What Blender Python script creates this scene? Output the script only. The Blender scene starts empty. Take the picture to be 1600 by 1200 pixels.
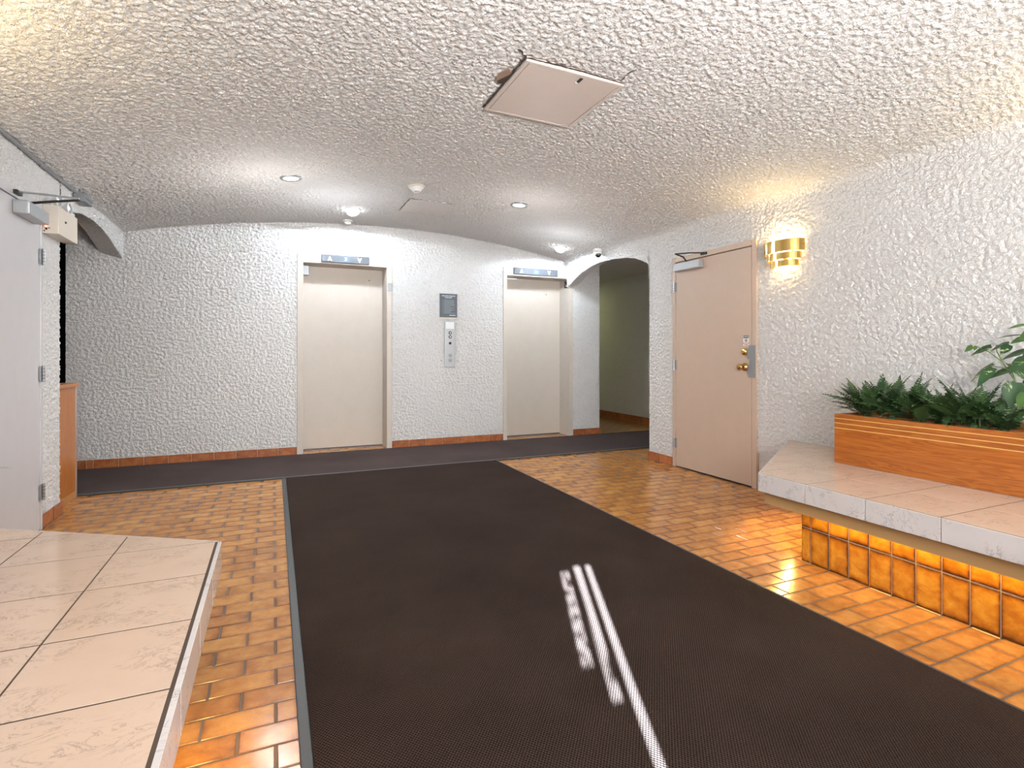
import bpy, bmesh, math, random
import numpy as np
from math import sin, cos, pi, radians, sqrt, hypot
from mathutils import Vector, Matrix
C = bpy.context.scene
COL = C.collection
random.seed(7)

# ------------------------------------------------------------------ camera, world, sun, exposure
cam_d = bpy.data.cameras.new('camera'); cam = bpy.data.objects.new('camera', cam_d); COL.objects.link(cam)
cam_d.sensor_width = 36; cam_d.lens = 847.3/1600*36; cam_d.shift_y = -46.5/1600
cam_d.clip_start = 0.05
cam.location = (0, 0, 1.12); cam.rotation_euler = (pi/2, 0, -radians(23.714))
C.camera = cam
C.view_settings.view_transform = 'Standard'; C.view_settings.look = 'None'
C.view_settings.gamma = 1; C.view_settings.use_curve_mapping = False
C.view_settings.exposure = 0.42
C.cycles.use_denoising = True
C.cycles.max_bounces = 8; C.cycles.diffuse_bounces = 5; C.cycles.glossy_bounces = 4
C.cycles.sample_clamp_indirect = 6
w = bpy.data.worlds.new('world'); C.world = w; w.use_nodes = True
w.node_tree.nodes['Background'].inputs[0].default_value = (.62, .72, .9, 1)
w.node_tree.nodes['Background'].inputs[1].default_value = 0.6

def lamp(name, kind, loc, energy, color, rot=(0, 0, 0), **kw):
    d = bpy.data.lights.new(name, kind); d.energy = energy; d.color = color
    for k, v in kw.items(): setattr(d, k, v)
    o = bpy.data.objects.new(name, d); COL.objects.link(o); o.location = loc; o.rotation_euler = rot
    return o
se = radians(20)
sun = lamp('sun', 'SUN', (0, -6, 5), 380, (.66, .84, 1.0), angle=radians(.25))
sun.rotation_euler = Vector((.4*cos(se), .917*cos(se), -sin(se))).to_track_quat('-Z', 'Y').to_euler()
# daylight through the glazed entrance behind the camera
lamp('entrance_daylight', 'AREA', (1.5, -2.45, 1.25), 100, (.86, .93, 1.0), rot=(radians(112), 0, 0), shape='RECTANGLE', size=3.6, size_y=2.0)

# added fill light, aimed up from behind the camera to brighten the vault
lamp('vault_fill', 'AREA', (.9, -.6, 1.5), 142, (1, .96, .925), rot=(radians(140), 0, radians(-6)), shape='RECTANGLE', size=1.6, size_y=1.0)

# ------------------------------------------------------------------ node helpers and materials
def newmat(name):
    m = bpy.data.materials.new(name); m.use_nodes = True
    nt = m.node_tree; b = nt.nodes['Principled BSDF']; return m, nt, b
def N(nt, t, **kw):
    n = nt.nodes.new(t)
    for k, v in kw.items():
        if isinstance(k, str) and k.startswith('i_'): n.inputs[k[2:].replace('_', ' ')].default_value = v
        else: setattr(n, k, v)
    return n
def ramp(nt, fac, stops):
    r = nt.nodes.new('ShaderNodeValToRGB'); e = r.color_ramp.elements
    while len(e) > len(stops): e.remove(e[-1])
    while len(e) < len(stops): e.new(.5)
    for el, (p, c) in zip(e, stops): el.position = p; el.color = (*c, 1) if len(c) == 3 else c
    nt.links.new(fac, r.inputs[0]); return r
def mth(nt, op, a, b=None, c=None):
    n = nt.nodes.new('ShaderNodeMath'); n.operation = op
    for i, v in enumerate((a, b, c)):
        if v is None: continue
        if isinstance(v, (int, float)): n.inputs[i].default_value = v
        else: nt.links.new(v, n.inputs[i])
    return n.outputs[0]
def mix(nt, fac, a, b, mode='MIX'):
    n = nt.nodes.new('ShaderNodeMix'); n.data_type = 'RGBA'; n.blend_type = mode
    for s, v in ((n.inputs[0], fac), (n.inputs[6], a), (n.inputs[7], b)):
        if isinstance(v, (int, float)): s.default_value = v
        elif isinstance(v, tuple): s.default_value = (*v, 1)
        else: nt.links.new(v, s)
    return n.outputs[2]
def coords(nt, kind='Object', scale=(1, 1, 1), rot=(0, 0, 0)):
    t = nt.nodes.new('ShaderNodeTexCoord'); m = nt.nodes.new('ShaderNodeMapping')
    m.inputs['Scale'].default_value = scale; m.inputs['Rotation'].default_value = rot
    nt.links.new(t.outputs[kind], m.inputs[0]); return m.outputs[0]
def noise(nt, vec, scale, detail=2, rough=.5, dist=0):
    n = N(nt, 'ShaderNodeTexNoise', i_Scale=scale, i_Detail=detail, i_Roughness=rough, i_Distortion=dist)
    nt.links.new(vec, n.inputs['Vector']); return n.outputs['Fac']
def bump(nt, b, h, strength, dist):
    n = N(nt, 'ShaderNodeBump', i_Strength=strength, i_Distance=dist)
    nt.links.new(h, n.inputs['Height']); nt.links.new(n.outputs[0], b.inputs['Normal'])
def plain(name, col, rough=.5, metal=0, grain=0, gs=200, spec=.5, coat=0):
    m, nt, b = newmat(name)
    b.inputs['Roughness'].default_value = rough; b.inputs['Metallic'].default_value = metal
    b.inputs['Specular IOR Level'].default_value = spec; b.inputs['Coat Weight'].default_value = coat
    v = coords(nt)
    n = noise(nt, v, 9, 3, .6)
    c2 = tuple(x*.9 for x in col)
    nt.links.new(mix(nt, n, col, c2), b.inputs['Base Color'])
    if grain: bump(nt, b, noise(nt, v, gs, 2), grain, .002)
    return m
def emit(name, col, s):
    m, nt, b = newmat(name); b.inputs['Base Color'].default_value = (*col, 1)
    b.inputs['Emission Color'].default_value = (*col, 1); b.inputs['Emission Strength'].default_value = s
    return m

def stucco(name, col, dist=.011, sc=1.9, st=1.0):
    m, nt, b = newmat(name)
    v = coords(nt)
    n1 = noise(nt, v, 34*sc, 4, .66, .6)
    n2 = noise(nt, v, 16*sc, 2, .5, .5)
    vo = N(nt, 'ShaderNodeTexVoronoi', i_Scale=46*sc); vo.feature = 'SMOOTH_F1'
    vo.inputs['Smoothness'].default_value = .6
    w_ = N(nt, 'ShaderNodeVectorMath', operation='ADD'); nz = N(nt, 'ShaderNodeTexNoise', i_Scale=25*sc, i_Detail=2)
    nt.links.new(v, nz.inputs['Vector']); sv = N(nt, 'ShaderNodeVectorMath', operation='SCALE'); sv.inputs[3].default_value = .03
    nt.links.new(nz.outputs['Color'], sv.inputs[0]); nt.links.new(v, w_.inputs[0]); nt.links.new(sv.outputs[0], w_.inputs[1])
    nt.links.new(w_.outputs[0], vo.inputs['Vector'])
    r1 = ramp(nt, n1, [(.36, (0, 0, 0)), (.68, (1, 1, 1))]).outputs[0]
    h = mth(nt, 'ADD', mth(nt, 'MULTIPLY', r1, .62), mth(nt, 'MULTIPLY', n2, .3))
    h = mth(nt, 'SUBTRACT', h, mth(nt, 'MULTIPLY', vo.outputs['Distance'], .35))
    bump(nt, b, h, st, dist)
    big = noise(nt, v, 1.3, 2, .5)
    # low spots of the bump darkened in colour, painting shade into the relief
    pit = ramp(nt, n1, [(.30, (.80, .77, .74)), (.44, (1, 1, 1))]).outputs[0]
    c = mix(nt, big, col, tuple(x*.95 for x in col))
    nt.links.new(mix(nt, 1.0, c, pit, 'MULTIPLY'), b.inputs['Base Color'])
    b.inputs['Roughness'].default_value = .85; b.inputs['Specular IOR Level'].default_value = .12
    return m

def glazed(name, hi, mid, lo, edge=.55, rough=.16, vert=False, nw=1.0):
    """flashed quarry tile: amber body burnt dark along its edges, per-piece variation; UV 0..1 over the face"""
    m, nt, b = newmat(name)
    uv = N(nt, 'ShaderNodeUVMap'); sep = N(nt, 'ShaderNodeSeparateXYZ'); nt.links.new(uv.outputs[0], sep.inputs[0])
    oi = N(nt, 'ShaderNodeObjectInfo'); ge = N(nt, 'ShaderNodeNewGeometry')
    rnd = mth(nt, 'FRACT', mth(nt, 'ADD', oi.outputs['Random'], ge.outputs['Random Per Island']))
    cmb = N(nt, 'ShaderNodeCombineXYZ'); nt.links.new(mth(nt, 'MULTIPLY', rnd, 37.0), cmb.inputs[2])
    nt.links.new(mth(nt, 'MULTIPLY', sep.outputs[0], 1.0 if vert else 2.0), cmb.inputs[0])
    nt.links.new(mth(nt, 'MULTIPLY', sep.outputs[1], 2.0 if vert else 1.0), cmb.inputs[1])
    n1 = noise(nt, cmb.outputs[0], 1.6, 3, .6, .3); n2 = noise(nt, cmb.outputs[0], 30, 2, .6)
    ex = mth(nt, 'ABSOLUTE', mth(nt, 'SUBTRACT', sep.outputs[0], .5)); ey = mth(nt, 'ABSOLUTE', mth(nt, 'SUBTRACT', sep.outputs[1], .5))
    ed = mth(nt, 'MAXIMUM', ex, ey)
    e2 = mth(nt, 'POWER', mth(nt, 'MULTIPLY', ed, 2.0), 8.0)
    f = mth(nt, 'ADD', mth(nt, 'MULTIPLY_ADD', n1, nw, .5*(1-nw)), mth(nt, 'MULTIPLY', e2, edge*.45))
    f = mth(nt, 'ADD', f, mth(nt, 'MULTIPLY', mth(nt, 'SUBTRACT', rnd, .5), .14 if vert else .22))
    f = mth(nt, 'ADD', f, mth(nt, 'MULTIPLY', mth(nt, 'SUBTRACT', n2, .5), .22))
    r = ramp(nt, f, [(.30, hi), (.58, mid), (.98, lo)])
    nt.links.new(r.outputs[0], b.inputs['Base Color'])
    b.inputs['Roughness'].default_value = rough; b.inputs['Specular IOR Level'].default_value = .6
    bump(nt, b, mth(nt, 'ADD', n1, mth(nt, 'MULTIPLY', n2, .15)), .25, .002)
    return m

def marble(name, base, vein):
    m, nt, b = newmat(name)
    oi = N(nt, 'ShaderNodeObjectInfo')
    v0 = coords(nt, scale=(1, 1.0, 1))
    ad = N(nt, 'ShaderNodeVectorMath', operation='ADD'); nt.links.new(v0, ad.inputs[0])
    cb = N(nt, 'ShaderNodeCombineXYZ'); nt.links.new(mth(nt, 'MULTIPLY', oi.outputs['Random'], 9.), cb.inputs[2]); nt.links.new(cb.outputs[0], ad.inputs[1])
    mp = N(nt, 'ShaderNodeMapping'); mp.inputs['Scale'].default_value = (11, 19, 14); mp.inputs['Rotation'].default_value = (0, 0, .35)
    nt.links.new(ad.outputs[0], mp.inputs[0])
    a = noise(nt, mp.outputs[0], 1.0, 5, .68, 1.6)
    l = mth(nt, 'ABSOLUTE', mth(nt, 'SUBTRACT', a, .5))
    msk = noise(nt, mp.outputs[0], .55, 2, .5, .5)
    vein_f = mth(nt, 'MULTIPLY', ramp(nt, l, [(.0, (1, 1, 1)), (.022, (0, 0, 0))]).outputs[0], ramp(nt, msk, [(.44, (0, 0, 0)), (.58, (1, 1, 1))]).outputs[0])
    cl = noise(nt, ad.outputs[0], 6, 4, .6, .6)
    body = mix(nt, cl, base, tuple(x*.86 for x in base))
    fr = mth(nt, 'MULTIPLY', ramp(nt, a, [(.62, (0, 0, 0)), (.78, (1, 1, 1))]).outputs[0], .32)
    body = mix(nt, fr, body, tuple(.5*x+.5*y for x, y in zip(base, vein)))
    nt.links.new(mix(nt, mth(nt, 'MULTIPLY', vein_f, .65), body, vein), b.inputs['Base Color'])
    b.inputs['Roughness'].default_value = .13; b.inputs['Specular IOR Level'].default_value = .5
    return m

def wood(name, a, c, axis='Y', rough=.32, gloss=.3):
    m, nt, b = newmat(name)
    sc = {'Y': (26, 1.3, 26), 'Z': (26, 26, 1.3), 'X': (1.3, 26, 26)}[axis]
    v = coords(nt, scale=sc)
    n = noise(nt, v, 1.0, 4, .6, 1.4)
    wv = mth(nt, 'SINE', mth(nt, 'MULTIPLY', n, 42.0))
    n2 = noise(nt, coords(nt, scale=tuple(x*9 for x in sc)), 1.0, 2, .6)
    f = mth(nt, 'ADD', mth(nt, 'MULTIPLY', mth(nt, 'ADD', wv, 1.0), .20), mth(nt, 'MULTIPLY', n2, .55))
    nt.links.new(ramp(nt, f, [(.15, a), (.85, c)]).outputs[0], b.inputs['Base Color'])
    b.inputs['Roughness'].default_value = rough; b.inputs['Coat Weight'].default_value = gloss
    bump(nt, b, n2, .12, .001)
    return m

def matting(name, dark, light):
    m, nt, b = newmat(name)
    t = N(nt, 'ShaderNodeTexCoord'); s = N(nt, 'ShaderNodeSeparateXYZ'); nt.links.new(t.outputs['Object'], s.inputs[0])
    k = 2*pi/.0105
    sx = mth(nt, 'SINE', mth(nt, 'MULTIPLY', s.outputs[0], k)); sy = mth(nt, 'SINE', mth(nt, 'MULTIPLY', s.outputs[1], k*.8))
    wv = mth(nt, 'MULTIPLY', sx, sy)
    n = noise(nt, t.outputs['Object'], 180, 2, .6); n2 = noise(nt, t.outputs['Object'], 1.6, 3, .6)
    f = mth(nt, 'ADD', mth(nt, 'MULTIPLY', wv, .3), mth(nt, 'ADD', mth(nt, 'MULTIPLY', n, .55), mth(nt, 'MULTIPLY', n2, .35)))
    nt.links.new(ramp(nt, f, [(.2, dark), (.95, light)]).outputs[0], b.inputs['Base Color'])
    b.inputs['Roughness'].default_value = .9; b.inputs['Specular IOR Level'].default_value = .08
    bump(nt, b, wv, .6, .002)
    return m

def leafmat(name, dark, lite, streak=0):
    m, nt, b = newmat(name)
    oi = N(nt, 'ShaderNodeObjectInfo'); v = coords(nt)
    n = noise(nt, v, 14, 2, .5)
    f = mth(nt, 'ADD', mth(nt, 'MULTIPLY', n, .7), mth(nt, 'MULTIPLY', oi.outputs['Random'], .5))
    c = ramp(nt, f, [(.25, dark), (.9, lite)]).outputs[0]
    if streak:
        n2 = noise(nt, coords(nt, scale=(60, 14, 14)), 1.0, 3, .6, .8)
        c = mix(nt, ramp(nt, n2, [(.60, (0, 0, 0)), (.66, (1, 1, 1))]).outputs[0], c, (.45, .55, .25))
    nt.links.new(c, b.inputs['Base Color'])
    b.inputs['Roughness'].default_value = .38; b.inputs['Specular IOR Level'].default_value = .45
    return m

M = {}
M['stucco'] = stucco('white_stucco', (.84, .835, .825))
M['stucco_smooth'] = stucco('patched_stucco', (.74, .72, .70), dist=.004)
M['grout'] = plain('floor_grout', (.13, .10, .08), .85, grain=.3)
M['grout_lite'] = plain('bench_grout', (.52, .43, .36), .8)
M['grout_top'] = plain('bench_joint', (.07, .05, .04), .95, spec=.05)
M['grout_dark'] = plain('dark_edge_trim', (.08, .06, .05), .9, spec=.08)
M['tile'] = glazed('amber_floor_tile', (.51, .258, .074), (.37, .158, .041), (.15, .054, .015), edge=.62, nw=.72)
M['kick'] = glazed('burnt_kick_tile', (.60, .31, .034), (.42, .155, .013), (.075, .018, .004), nw=.8, edge=1.6, rough=.2, vert=True)
M['base'] = glazed('red_brown_base_tile', (.42, .15, .05), (.30, .09, .03), (.13, .04, .015), rough=.3)
M['marble'] = marble('veined_marble_tile', (.59, .455, .365), (.20, .145, .12))
M['marble_edge'] = marble('daylit_grey_edge_tile', (.62, .60, .60), (.13, .13, .15)); M['marble_edge'].node_tree.nodes['Principled BSDF'].inputs['Roughness'].default_value = .04  # same marble as the top, greyed in colour for the cool daylight
M['oak'] = wood('orange_oak', (.45, .145, .022), (.24, .060, .008), 'Y')
M['oakz'] = wood('orange_oak_upright', (.54, .20, .04), (.36, .11, .016), 'Z')
M['oak_rim'] = plain('pale_oak_rim', (.46, .22, .08), .4)
M['brass'] = plain('polished_brass', (.80, .56, .20), .16, 1)
M['inlay'] = plain('brass_pinstripe', (.80, .58, .22), .35, .25)
M['brass_dark'] = plain('old_brass', (.55, .33, .12), .25, 1)
M['fascia'] = plain('bronze_fascia', (.50, .33, .15), .42, .25)
M['steel'] = plain('brushed_steel', (.46, .48, .50), .34, .75)
M['zinc'] = plain('grey_zinc', (.33, .35, .37), .4, .5)
M['greypaint'] = plain('grey_enamel', (.22, .235, .25), .35)
M['closer'] = plain('silver_closer_paint', (.42, .44, .46), .35, .4)
M['blackmetal'] = plain('dark_steel', (.05, .045, .04), .35, .7)
M['beige'] = plain('beige_door_paint', (.56, .505, .445), .65, grain=.08)
M['beige2'] = plain('tan_door_paint', (.52, .405, .32), .5, grain=.08)
M['whitedoor'] = plain('pale_grey_door_paint', (.60, .60, .62), .35)
M['ivory'] = plain('ivory_plastic', (.72, .66, .57), .4)
M['white'] = plain('white_plastic', (.80, .80, .78), .35)
M['hatch'] = plain('dusty_pink_hatch_paint', (.60, .53, .49), .5)
M['black'] = plain('black_plastic', (.006, .006, .006), .35)
M['void'] = plain('shade_black', (.0015, .0015, .0015), .9, spec=.05)  # flat black that paints in the dark of the doorway and door gaps
M['rubber'] = plain('charcoal_rubber', (.045, .052, .057), .5)
M['mat'] = matting('brown_entrance_matting', (.0055, .0034, .0028), (.080, .052, .042))
M['mat2'] = matting('charcoal_matting', (.024, .018, .0175), (.150, .112, .108))
M['slate'] = plain('slate_sign', (.085, .105, .125), .4)
M['print'] = plain('white_print', (.75, .78, .8), .5)
M['redprint'] = plain('red_print', (.45, .02, .02), .5)
M['fern'] = leafmat('dark_fern_leaf', (.013, .038, .014), (.065, .13, .04))
M['pothos'] = leafmat('variegated_leaf', (.007, .032, .012), (.030, .085, .028), 1)
M['lime'] = leafmat('young_leaf', (.035, .09, .02), (.09, .19, .045))
M['stem'] = plain('green_stem', (.12, .20, .05), .5)
M['soil'] = plain('dark_soil', (.012, .009, .007), .95)
M['crack'] = plain('crack_shadow_plaster', (.05, .038, .03), .9)
M['chip'] = plain('bare_plaster', (.30, .21, .16), .9)
M['disc'] = emit('downlight_diffuser', (1, .97, .92), 2.2)
M['bulb'] = emit('bright_led', (.95, .98, 1), 16)
M['warmbulb'] = emit('warm_bulb', (1, .72, .32), 45)
M['tube'] = emit('warm_tube', (1, .71, .24), 27)
M['tube3'] = emit('left_warm_tube', (1, .71, .24), 55)
M['tube2'] = emit('bright_warm_tube', (1, .71, .24), 75)
M['led'] = emit('red_led', (1, .12, .05), 8)
M['blueglow'] = emit('blue_digit', (.35, .55, 1), 1.6)
M['bluepane'] = plain('blue_display', (.07, .12, .24), .5)
M['whiteglow'] = emit('white_arrow', (.95, .98, 1), 2.5)
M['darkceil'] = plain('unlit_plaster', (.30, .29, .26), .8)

# ------------------------------------------------------------------ geometry helpers
def obj(name, bm, mat, parent=None, smooth=False, bevel=0, seg=2, loc=None):
    me = bpy.data.meshes.new(name); bm.normal_update(); bm.to_mesh(me); bm.free()
    if isinstance(mat, (list, tuple)):
        for m in mat: me.materials.append(m)
    else: me.materials.append(mat)
    if smooth:
        for p in me.polygons: p.use_smooth = True
    o = bpy.data.objects.new(name, me); COL.objects.link(o)
    if parent: o.parent = parent
    if loc: o.location = loc
    if bevel:
        b = o.modifiers.new('bevel', 'BEVEL'); b.width = bevel; b.segments = seg; b.limit_method = 'ANGLE'; b.angle_limit = radians(35)
    return o
def empty(name, loc=(0, 0, 0), rz=0):
    o = bpy.data.objects.new(name, None); COL.objects.link(o); o.location = loc; o.rotation_euler = (0, 0, rz); o.empty_display_size = .1
    return o
def tag(o, label=None, cat=None, group=None, kind=None):
    if label: o['label'] = label
    if cat: o['category'] = cat
    if group: o['group'] = group
    if kind: o['kind'] = kind
    return o
def thing(name, label, cat, loc=(0, 0, 0), rz=0, group=None): return tag(empty(name, loc, rz), label, cat, group)
def struct(o, label=None): return tag(o, label, None, None, 'structure')
def bx(bm, x0, x1, y0, y1, z0, z1):
    vs = [bm.verts.new((x, y, z)) for z in (z0, z1) for x, y in ((x0, y0), (x1, y0), (x1, y1), (x0, y1))]
    for f in ((3, 2, 1, 0), (4, 5, 6, 7), (0, 1, 5, 4), (1, 2, 6, 5), (2, 3, 7, 6), (3, 0, 4, 7)): bm.faces.new([vs[i] for i in f])
    return bm
def box(*a): return bx(bmesh.new(), *a)
def prism(bm, poly, z0, z1):
    """poly ccw in xy"""
    lo = [bm.verts.new((x, y, z0)) for x, y in poly]; hi = [bm.verts.new((x, y, z1)) for x, y in poly]
    bm.faces.new(lo[::-1]); bm.faces.new(hi); n = len(poly)
    for i in range(n): bm.faces.new((lo[i], lo[(i+1) % n], hi[(i+1) % n], hi[i]))
    return bm
def lathe(prof, seg=24, axis='Z', c=(0, 0, 0), bm=None, cap=True):
    bm = bm or bmesh.new(); rings = []
    for r, h in prof:
        ring = []
        for i in range(seg):
            a = 2*pi*i/seg; p = (r*cos(a), r*sin(a), h)
            if axis == 'Y': p = (p[0], p[2], p[1])
            elif axis == 'X': p = (p[2], p[0], p[1])
            ring.append(bm.verts.new((p[0]+c[0], p[1]+c[1], p[2]+c[2])))
        rings.append(ring)
    for a, b in zip(rings, rings[1:]):
        for i in range(seg): bm.faces.new((a[i], a[(i+1) % seg], b[(i+1) % seg], b[i]))
    if cap:
        bm.faces.new(rings[0][::-1]); bm.faces.new(rings[-1])
    bmesh.ops.recalc_face_normals(bm, faces=bm.faces)
    return bm
def tube(pts, r, seg=8, bm=None, taper=None):
    bm = bm or bmesh.new(); pts = [Vector(p) for p in pts]; rings = []; n = len(pts)
    for i, p in enumerate(pts):
        d = (pts[min(i+1, n-1)]-pts[max(i-1, 0)]).normalized()
        u = d.cross(Vector((0, 0, 1)));
        if u.length < 1e-3: u = d.cross(Vector((0, 1, 0)))
        u.normalize(); v = d.cross(u); rr = r if taper is None else r+(taper-r)*i/(n-1)
        rings.append([bm.verts.new(p+u*rr*cos(2*pi*k/seg)+v*rr*sin(2*pi*k/seg)) for k in range(seg)])
    for a, b in zip(rings, rings[1:]):
        for i in range(seg): bm.faces.new((a[i], a[(i+1) % seg], b[(i+1) % seg], b[i]))
    bm.faces.new(rings[0][::-1]); bm.faces.new(rings[-1]); bmesh.ops.recalc_face_normals(bm, faces=bm.faces)
    return bm
def clip(poly, a, b, c):
    """keep a*x+b*y<=c"""
    out = []
    for i in range(len(poly)):
        p, q = poly[i], poly[(i+1) % len(poly)]; fp = a*p[0]+b*p[1]-c; fq = a*q[0]+b*q[1]-c
        if fp <= 0: out.append(p)
        if (fp < 0 < fq) or (fq < 0 < fp):
            t = fp/(fp-fq); out.append((p[0]+t*(q[0]-p[0]), p[1]+t*(q[1]-p[1])))
    return out
def area(poly): return .5*sum(poly[i][0]*poly[(i+1) % len(poly)][1]-poly[(i+1) % len(poly)][0]*poly[i][1] for i in range(len(poly)))
def slab(bm, poly, z0, z1, cell, ch=.0022, xf=None):
    """bevelled tile with UV over its cell (x0,x1,y0,y1); xf maps local (x,y,z) to mesh space"""
    uvl = bm.loops.layers.uv.verify(); cx = sum(p[0] for p in poly)/len(poly); cy = sum(p[1] for p in poly)/len(poly)
    x0, x1, y0, y1 = cell
    def inset(p):
        dx, dy = cx-p[0], cy-p[1]; L = hypot(dx, dy) or 1; return (p[0]+(ch*1.4)*dx/L, p[1]+(ch*1.4)*dy/L)
    f3 = xf or (lambda p: p)
    lv = [[(p, z0) for p in poly], [(p, z1-ch) for p in poly], [(inset(p), z1) for p in poly]]
    rings = [[bm.verts.new(f3((p[0], p[1], z))) for p, z in L] for L in lv]; n = len(poly)
    def uvset(f, idx):
        for l, p in zip(f.loops, idx): l[uvl].uv = ((p[0]-x0)/(x1-x0), (p[1]-y0)/(y1-y0))
    f = bm.faces.new(rings[2]); uvset(f, [p for p, _ in lv[2]])
    for k in (0, 1):
        for i in range(n):
            j = (i+1) % n
            f = bm.faces.new((rings[k][i], rings[k][j], rings[k+1][j], rings[k+1][i])); uvset(f, [lv[k][i][0], lv[k][j][0], lv[k+1][j][0], lv[k+1][i][0]])
    return bm
def copy_tree(o, parent=None, flip=None):
    c = o.copy(); COL.objects.link(c); c.parent = parent
    for ch in list(o.children): copy_tree(ch, c)
    return c
def text(name, s, size, loc, rot, mat, parent, ext=.0004, align='CENTER', sx=1):
    d = bpy.data.curves.new(name, 'FONT'); d.body = s; d.size = size; d.extrude = ext; d.align_x = align; d.align_y = 'CENTER'; d.offset = size*.012
    o = bpy.data.objects.new(name, d); COL.objects.link(o); o.location = loc; o.rotation_euler = rot; o.scale = (sx, 1, 1)
    d.materials.append(mat); bpy.context.view_layer.update()
    me = bpy.data.meshes.new_from_object(o); q = bpy.data.objects.new(name, me); COL.objects.link(q)
    q.location = loc; q.rotation_euler = rot; q.scale = (sx, 1, 1); q.parent = parent
    bpy.data.objects.remove(o); return q

# ------------------------------------------------------------------ dimensions (metres; camera stands at x=0,y=0)
XL, XR, YN, YS = -1.37, 3.68, 6.505, -2.6
TH = .18
VC, VR = 1.227, 11.851
def vz(x): return -9.2206+sqrt(VR*VR-(x-VC)**2)

# thrown-on plaster relief: real geometry, a dense displaced skin laid on each stucco surface
_g = np.random.RandomState(5); _ang = _g.rand(256, 256)*2*np.pi; GX, GY = np.cos(_ang), np.sin(_ang)
def perlin(x, y):
    xi, yi = np.floor(x).astype(int), np.floor(y).astype(int); fx, fy = x-xi, y-yi
    u, v = fx*fx*fx*(fx*(fx*6-15)+10), fy*fy*fy*(fy*(fy*6-15)+10)
    def d(i, j): a, b_ = (xi+i) & 255, (yi+j) & 255; return GX[a, b_]*(fx-i)+GY[a, b_]*(fy-j)
    return (d(0, 0)*(1-u)+d(1, 0)*u)*(1-v)+(d(0, 1)*(1-u)+d(1, 1)*u)*v
def relief(a, c):
    wx, wy = perlin(a*17+3, c*17+9)*.35, perlin(a*17+40, c*17+70)*.35
    h = .50+1.05*perlin(a*40+wx*2, c*44+wy*2)+.62*perlin(a*72+11+wx, c*78+5)
    h = np.clip(h, 0, 1); return h*h*(3-2*h)
RA = .0125
def skin(name, parent, patches, place, step=.0082):
    """patches: (s0, s1, lo(s), hi(s), fade edges 'l' 'r' 'b' 't'); place(s, t, h) -> xyz arrays, h 0..1"""
    V, F, off = [], [], 0
    for s0, s1, lo, hi, ed in patches:
        n = max(2, int((s1-s0)/step)); sv = np.linspace(s0, s1, n+1); lo_, hi_ = lo(sv), hi(sv)
        m = max(2, int(float(np.max(hi_-lo_))/step)); tt = np.linspace(0, 1, m+1)
        S_ = np.repeat(sv[:, None], m+1, 1); T_ = lo_[:, None]+(hi_-lo_)[:, None]*tt[None, :]
        h = relief(S_, T_); k = np.ones_like(h); w_ = .016
        if 'l' in ed: k *= np.clip((S_-s0)/w_, 0, 1)
        if 'r' in ed: k *= np.clip((s1-S_)/w_, 0, 1)
        if 'b' in ed: k *= np.clip((T_-lo_[:, None])/w_, 0, 1)
        X_, Y_, Z_ = place(S_, T_, h*k)
        V.append(np.stack([X_.ravel(), Y_.ravel(), Z_.ravel()], 1))
        i = np.arange(n)[:, None]*(m+1)+np.arange(m)[None, :]; q = np.stack([i, i+m+1, i+m+2, i+1], -1).reshape(-1, 4)+off
        F.append(q); off += (n+1)*(m+1)
    V = np.concatenate(V); F = np.concatenate(F).astype(np.int32)
    me = bpy.data.meshes.new(name); me.vertices.add(len(V)); me.vertices.foreach_set('co', V.astype(np.float32).ravel())
    me.loops.add(F.size); me.loops.foreach_set('vertex_index', F.ravel()); me.polygons.add(len(F))
    me.polygons.foreach_set('loop_start', np.arange(0, F.size, 4, dtype=np.int32)); me.polygons.foreach_set('loop_total', np.full(len(F), 4, dtype=np.int32))
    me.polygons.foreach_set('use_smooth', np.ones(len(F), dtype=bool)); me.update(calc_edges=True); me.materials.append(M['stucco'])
    o = bpy.data.objects.new(name, me); COL.objects.link(o); o.parent = parent; return o
const = lambda v: (lambda s_: np.full_like(s_, v))

# ------------------------------------------------------------------ floor
fl = obj('floor', box(-3.3, 5.6, YS-.9, 9.6, -.12, -.0028), M['grout']); struct(fl, 'running bond floor of glazed amber quarry tiles with dark grout')
PX, PY, GAP = .2040, .1034, .0075
cells = []
def region(x0, x1, y0, y1, phase, excl=None):
    k0 = int(math.floor((y0-1.80)/PY))-1
    for k in range(k0, k0+int((y1-y0)/PY)+4):
        ya, yb = 1.80+k*PY, 1.80+(k+1)*PY
        ph = phase + (0 if k % 2 == 0 else PX/2)
        i0 = int(math.floor((x0-ph)/PX))-1
        for i in range(i0, i0+int((x1-x0)/PX)+4):
            xa = ph+i*PX; cell = (xa+GAP/2, xa+PX-GAP/2, ya+GAP/2, yb-GAP/2)
            poly = [(cell[0], cell[2]), (cell[1], cell[2]), (cell[1], cell[3]), (cell[0], cell[3])]
            for a, b, c in ((-1, 0, -x0), (1, 0, x1), (0, -1, -y0), (0, 1, y1)):
                poly = clip(poly, a, b, c)
                if len(poly) < 3: break
            if len(poly) < 3 or area(poly) < .0006: continue
            cx = sum(p[0] for p in poly)/len(poly); cy = sum(p[1] for p in poly)/len(poly)
            if excl and excl(cx, cy, poly): continue
            cells.append((poly, cell))
def exL(x, y, p): return y < 2.04+(-.30-x)*.636 and x < -.31
def exR(x, y, p): return y < 1.98+(x-2.80)*.646 and x > 2.76
region(-1.355, .10, 1.0, 5.32, .006, exL)
region(2.10, 3.665, .45, 5.32, 2.515-PX*.5-PX*10, exR)
region(-1.425, -1.355, 4.78, 5.32, .006)
region(.30, 1.231, 6.40, 6.765, .08); region(2.782, 3.714, 6.44, 6.765, .02)
region(3.70, 5.48, 4.76, 5.32, .05); region(3.80, 4.20, 6.44, 6.49, .01); region(4.20, 5.48, 6.42, 9.4, .05)
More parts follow.
